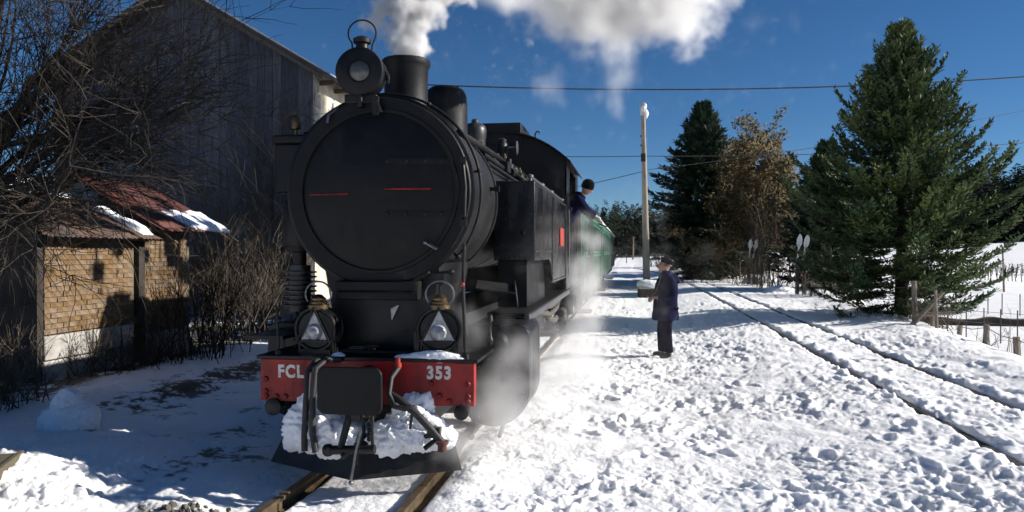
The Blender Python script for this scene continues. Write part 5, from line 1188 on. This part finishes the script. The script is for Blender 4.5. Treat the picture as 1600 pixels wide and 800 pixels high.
# fields beyond: dark iron posts with wire, vine stakes, a tall pole, dark ditch banks
fen2 = tag(empty('field_fence'), 'line of thin dark iron posts fencing the shaded lane in the field', 'fence'); prev = None
for k in range(9):
    px = 1452 + k*28 + random.uniform(-4,4); dp = 33 - 0.6*k; x, y = at(px, dp); z = gz(x,y)
    MB().tube([(x,y,z-0.2),(x,y,z+1.35)], 0.022, 6).build('post', DARK, fen2)
    cur = Vector((x,y,z+1.2))
    if prev is not None:
        for dz in (0, -0.45): MB().tube([prev+Vector((0,0,dz)), cur+Vector((0,0,dz))], 0.009, 4).build('wire', GALV, fen2)
    prev = cur
fen3 = tag(empty('field_fence'), 'further line of iron posts behind the shaded lane', 'fence')
for k in range(8):
    px = 1470 + k*24 + random.uniform(-5,5); dp = 45 - 0.5*k; x, y = at(px, dp); z = gz(x,y)
    MB().tube([(x,y,z-0.2),(x,y,z+1.25)], 0.026, 6).build('post', DARK, fen3)
vin = MB(); rng = random.Random(77)
for rrow in range(5):
    for k in range(42):
        px = 1440 + k*6.5 + rng.uniform(-2,2); dp = 58 + rrow*5; x, y = at(px, dp); z = gz(x,y); h = rng.uniform(0.5,0.95)
        vin.tube([(x,y,z-0.1),(x+rng.uniform(-.1,.1),y,z+h)],0.03,4)
        vin.tube([(x,y,z+h*0.8),(x+rng.uniform(-.5,.5),y,z+h*rng.uniform(0.6,1.2))],0.018,3)
tag(vin.build('vine_rows', TWIG, None, fix=False), 'rows of bare vine stocks across the snowy field', 'vines', kind='stuff')
x, y = at(1569, 52); tag(MB().tube([(x,y,gz(x,y)-0.2),(x-0.1,y,gz(x,y)+3.0)],[0.07,0.05],8).build('field_pole', POLE), 'tall thin pole standing alone in the snowy field', 'pole')
wal = MB(); n = 60
bnk = []
for i in range(n+1):
    px = 1400 + i*6; dp = 38.5 - 2.2*i/n; x, y = at(px, dp); bnk.append((x, y, gz(x,y)))
BANK = mat('earth_bank', (0.075, 0.06, 0.045), 0.95, var=0.5, vscale=1.2, bump=0.4)
vs_ = []
for i, (x, y, z) in enumerate(bnk):
    hh = 0.34 + 0.16*mnoise.noise(Vector((x*0.9, y*0.9, 2))); dx_, dy_ = 0.3, 0.9
    vs_ += [(x,y,z-0.2),(x+0.05,y+0.1,z+hh*(1 if 8 < i < 52 else 0.3)),(x+dx_,y+dy_,z+hh*0.95),(x+dx_*3,y+dy_*2,z-0.2)]
fs_ = [(i*4+j, (i+1)*4+j, (i+1)*4+j+1, i*4+j+1) for i in range(n) for j in range(3)]
tag(wal.add(vs_, fs_).build('earth_bank', BANK, None, fix=False), kind='structure')

# ------------------------------------------------------------------ steam
def steam(name, label, box, blobs, density, nscale, distort, k, lo, hi, vox=0.05, tall=1.0, seed=0.0):
    """a vapour grid; its density is a cloud of soft balls (x,y,z,radius,weight) broken up by noise"""
    x0,x1,y0,y1,z0,z1 = box
    m = bpy.data.materials.new(name); m.use_nodes = True; mt = m.node_tree; mt.nodes.clear()
    out = mt.nodes.new('ShaderNodeOutputMaterial'); pv = mt.nodes.new('ShaderNodeVolumePrincipled')
    pv.inputs['Color'].default_value = (0.99, 0.99, 0.99, 1); pv.inputs['Anisotropy'].default_value = 0.2; pv.inputs['Density'].default_value = density
    mt.links.new(pv.outputs[0], out.inputs['Volume'])
    nt = bpy.data.node_groups.new(name, 'GeometryNodeTree'); L = nt.links.new
    nt.interface.new_socket('Geometry', in_out='INPUT', socket_type='NodeSocketGeometry'); nt.interface.new_socket('Geometry', in_out='OUTPUT', socket_type='NodeSocketGeometry')
    go = nt.nodes.new('NodeGroupOutput'); pos = nt.nodes.new('GeometryNodeInputPosition').outputs[0]
    def noise(scale, detail, off, sz=1.0):
        mp = nt.nodes.new('ShaderNodeVectorMath'); mp.operation = 'MULTIPLY_ADD'; mp.inputs[1].default_value = (1,1,sz); mp.inputs[2].default_value = (off,off*0.7,off*1.3); L(pos, mp.inputs[0])
        n = nt.nodes.new('ShaderNodeTexNoise'); n.inputs['Scale'].default_value = scale; n.inputs['Detail'].default_value = detail; n.inputs['Roughness'].default_value = 0.6; L(mp.outputs[0], n.inputs['Vector']); return n
    nd = noise(nscale*0.8, 2, seed+3)
    sb = nt.nodes.new('ShaderNodeVectorMath'); sb.operation = 'SUBTRACT'; L(nd.outputs['Color'], sb.inputs[0]); sb.inputs[1].default_value = (0.5,0.5,0.5)
    ml = nt.nodes.new('ShaderNodeVectorMath'); ml.operation = 'SCALE'; L(sb.outputs[0], ml.inputs[0]); ml.inputs['Scale'].default_value = distort
    ad = nt.nodes.new('ShaderNodeVectorMath'); ad.operation = 'ADD'; L(pos, ad.inputs[0]); L(ml.outputs[0], ad.inputs[1])
    acc = None
    for (x,y,z,r,w) in blobs:
        ds = nt.nodes.new('ShaderNodeVectorMath'); ds.operation = 'DISTANCE'; L(ad.outputs[0], ds.inputs[0]); ds.inputs[1].default_value = (x,y,z)
        mr = nt.nodes.new('ShaderNodeMapRange'); mr.inputs[1].default_value = 0; mr.inputs[2].default_value = r; mr.inputs[3].default_value = w; mr.inputs[4].default_value = 0; L(ds.outputs['Value'], mr.inputs[0])
        if acc is None: acc = mr.outputs[0]
        else:
            mx = nt.nodes.new('ShaderNodeMath'); mx.operation = 'SMOOTH_MAX'; mx.inputs[2].default_value = 0.15; L(acc, mx.inputs[0]); L(mr.outputs[0], mx.inputs[1]); acc = mx.outputs[0]
    nf = noise(nscale*1.7, 6, seed+11, 1/tall)
    s2 = nt.nodes.new('ShaderNodeMath'); s2.operation = 'SUBTRACT'; L(nf.outputs[0], s2.inputs[0]); s2.inputs[1].default_value = 0.5
    m2 = nt.nodes.new('ShaderNodeMath'); m2.operation = 'MULTIPLY_ADD'; L(s2.outputs[0], m2.inputs[0]); m2.inputs[1].default_value = k; L(acc, m2.inputs[2])
    fin = nt.nodes.new('ShaderNodeMapRange'); fin.interpolation_type = 'SMOOTHSTEP'; fin.inputs[1].default_value = lo; fin.inputs[2].default_value = hi; L(m2.outputs[0], fin.inputs[0])
    gate = nt.nodes.new('ShaderNodeMapRange'); gate.inputs[1].default_value = 0.02; gate.inputs[2].default_value = 0.16; L(acc, gate.inputs[0])
    mu = nt.nodes.new('ShaderNodeMath'); mu.operation = 'MULTIPLY'; L(fin.outputs[0], mu.inputs[0]); L(gate.outputs[0], mu.inputs[1])
    vc = nt.nodes.new('GeometryNodeVolumeCube'); L(mu.outputs[0], vc.inputs['Density'])
    vc.inputs['Min'].default_value = (x0,y0,z0); vc.inputs['Max'].default_value = (x1,y1,z1)
    for ax, d in (('X',x1-x0),('Y',y1-y0),('Z',z1-z0)): vc.inputs['Resolution '+ax].default_value = max(8, int(d/vox))
    sm = nt.nodes.new('GeometryNodeSetMaterial'); sm.inputs['Material'].default_value = m; L(vc.outputs[0], sm.inputs['Geometry']); L(sm.outputs[0], go.inputs[0])
    o = MB().box(x0,x1,y0,y1,z0,z1).build(name, m, None, smooth=False)
    md = o.modifiers.new('vapour', 'NODES'); md.node_group = nt
    return tag(o, label, 'steam', kind='stuff')
CX, CY = TRK, 5.95 + 1.16
steam('chimney_steam', 'white steam puffing out of the engine chimney', (-3.0,-0.9,6.3,9.4,3.62,6.2),
    [(CX,CY,3.70,0.25,1),(CX+0.02,CY,3.88,0.30,1),(CX+0.05,CY+0.02,4.12,0.38,1),(CX+0.10,CY+0.1,4.42,0.46,1),(CX+0.2,CY+0.35,4.8,0.6,1),(CX+0.4,CY+0.8,5.2,0.7,1),(CX-0.24,CY+0.05,4.15,0.36,0.62),(CX-0.2,CY+0.1,4.5,0.42,0.6),(CX+0.42,CY+0.3,4.5,0.34,0.85),(CX+0.30,CY+0.2,4.35,0.30,0.8)],
    20, 3.6, 0.26, 1.35, 0.30, 0.62, 0.02)
steam('drifting_steam', 'big white steam cloud drifting above the train', (-4.0,4.2,8.6,23.0,4.6,11.6),
    [(-1.85,9.0,5.3,0.65,1),(-1.78,9.7,5.55,0.75,1),(-1.6,10.8,5.95,0.9,1)] + [(x*1.3,y*1.3,EYE+(z-EYE)*1.3,r*1.3,w) for (x,y,z,r,w) in [(-1.9,11.0,6.3,0.8,0.9),(-1.2,12.3,6.6,1.3,1),(-0.75,13.6,6.6,1.7,1),(0.0,14.3,6.8,1.8,1),(0.9,15.0,7.0,1.7,1),(-1.3,13.5,6.9,1.5,1),(-0.4,15.5,7.6,2.0,1),(0.4,14.0,7.6,1.8,1),(-0.4,13.9,5.6,0.6,0.65),(0.9,14.6,6.0,0.8,0.6)]],
    3.6, 0.8, 1.1, 1.3, 0.27, 0.85, 0.06)
steam('steam_wisp', 'faint ragged wisps of steam hanging below the white cloud', (-1.9,0.9,12.6,15.4,4.0,6.0),
    [(-0.25,14.0,5.4,0.65,0.9),(-0.2,14.0,4.95,0.55,0.8),(-0.25,14.0,4.55,0.45,0.65),(-0.62,14.0,4.6,0.35,0.6),(-1.35,13.4,4.75,0.55,0.62),(-1.5,13.4,5.2,0.4,0.5),(-1.25,13.4,4.45,0.4,0.5)],
    1.5, 1.6, 0.5, 1.2, 0.26, 1.0, 0.05, tall=2.2)
steam('cylinder_steam', 'low steam blowing from the cylinder cocks beside the red beam', (-2.0,0.8,5.5,11.0,0.0,1.9),
    [(-1.05,6.3,0.55,0.55,1),(-1.0,6.5,0.95,0.45,0.9),(-1.1,6.2,0.25,0.5,0.9),(-1.0,6.6,0.35,0.45,0.9),(-1.3,6.1,0.25,0.45,0.85),(-0.85,7.2,0.5,0.65,0.85),(-0.7,7.9,0.6,0.75,0.8),(-0.7,8.7,0.55,0.65,0.65),(-0.75,9.6,0.5,0.6,0.6),(-1.25,6.35,1.2,0.4,0.55),(-0.6,7.0,0.2,0.5,0.6),(-1.5,5.9,0.3,0.35,0.55),(-0.75,8.2,1.0,0.5,0.5)],
    1.9, 2.2, 0.55, 1.6, 0.22, 1.0, 0.035)
steam('injector_steam', 'column of steam rising beside the cab below the driver', (-1.3,0.6,9.0,15.5,0.0,3.0),
    [(-0.62,11.2,0.25,0.6,0.95),(-0.66,11.4,0.6,0.5,1),(-0.68,11.6,0.95,0.42,1),(-0.70,11.8,1.3,0.38,1),(-0.72,12.0,1.65,0.38,0.95),(-0.72,12.2,2.0,0.38,0.9),(-0.72,12.4,2.35,0.36,0.65),(-0.62,10.6,0.3,0.55,0.7),(-0.65,9.9,0.35,0.5,0.55),(-0.7,12.8,1.4,0.6,0.7),(-0.7,13.2,0.8,0.65,0.7),(-0.7,14.0,1.2,0.7,0.6),(-0.7,14.4,2.0,0.6,0.5)],
    2.4, 2.4, 0.4, 1.4, 0.22, 1.0, 0.045, tall=1.6)
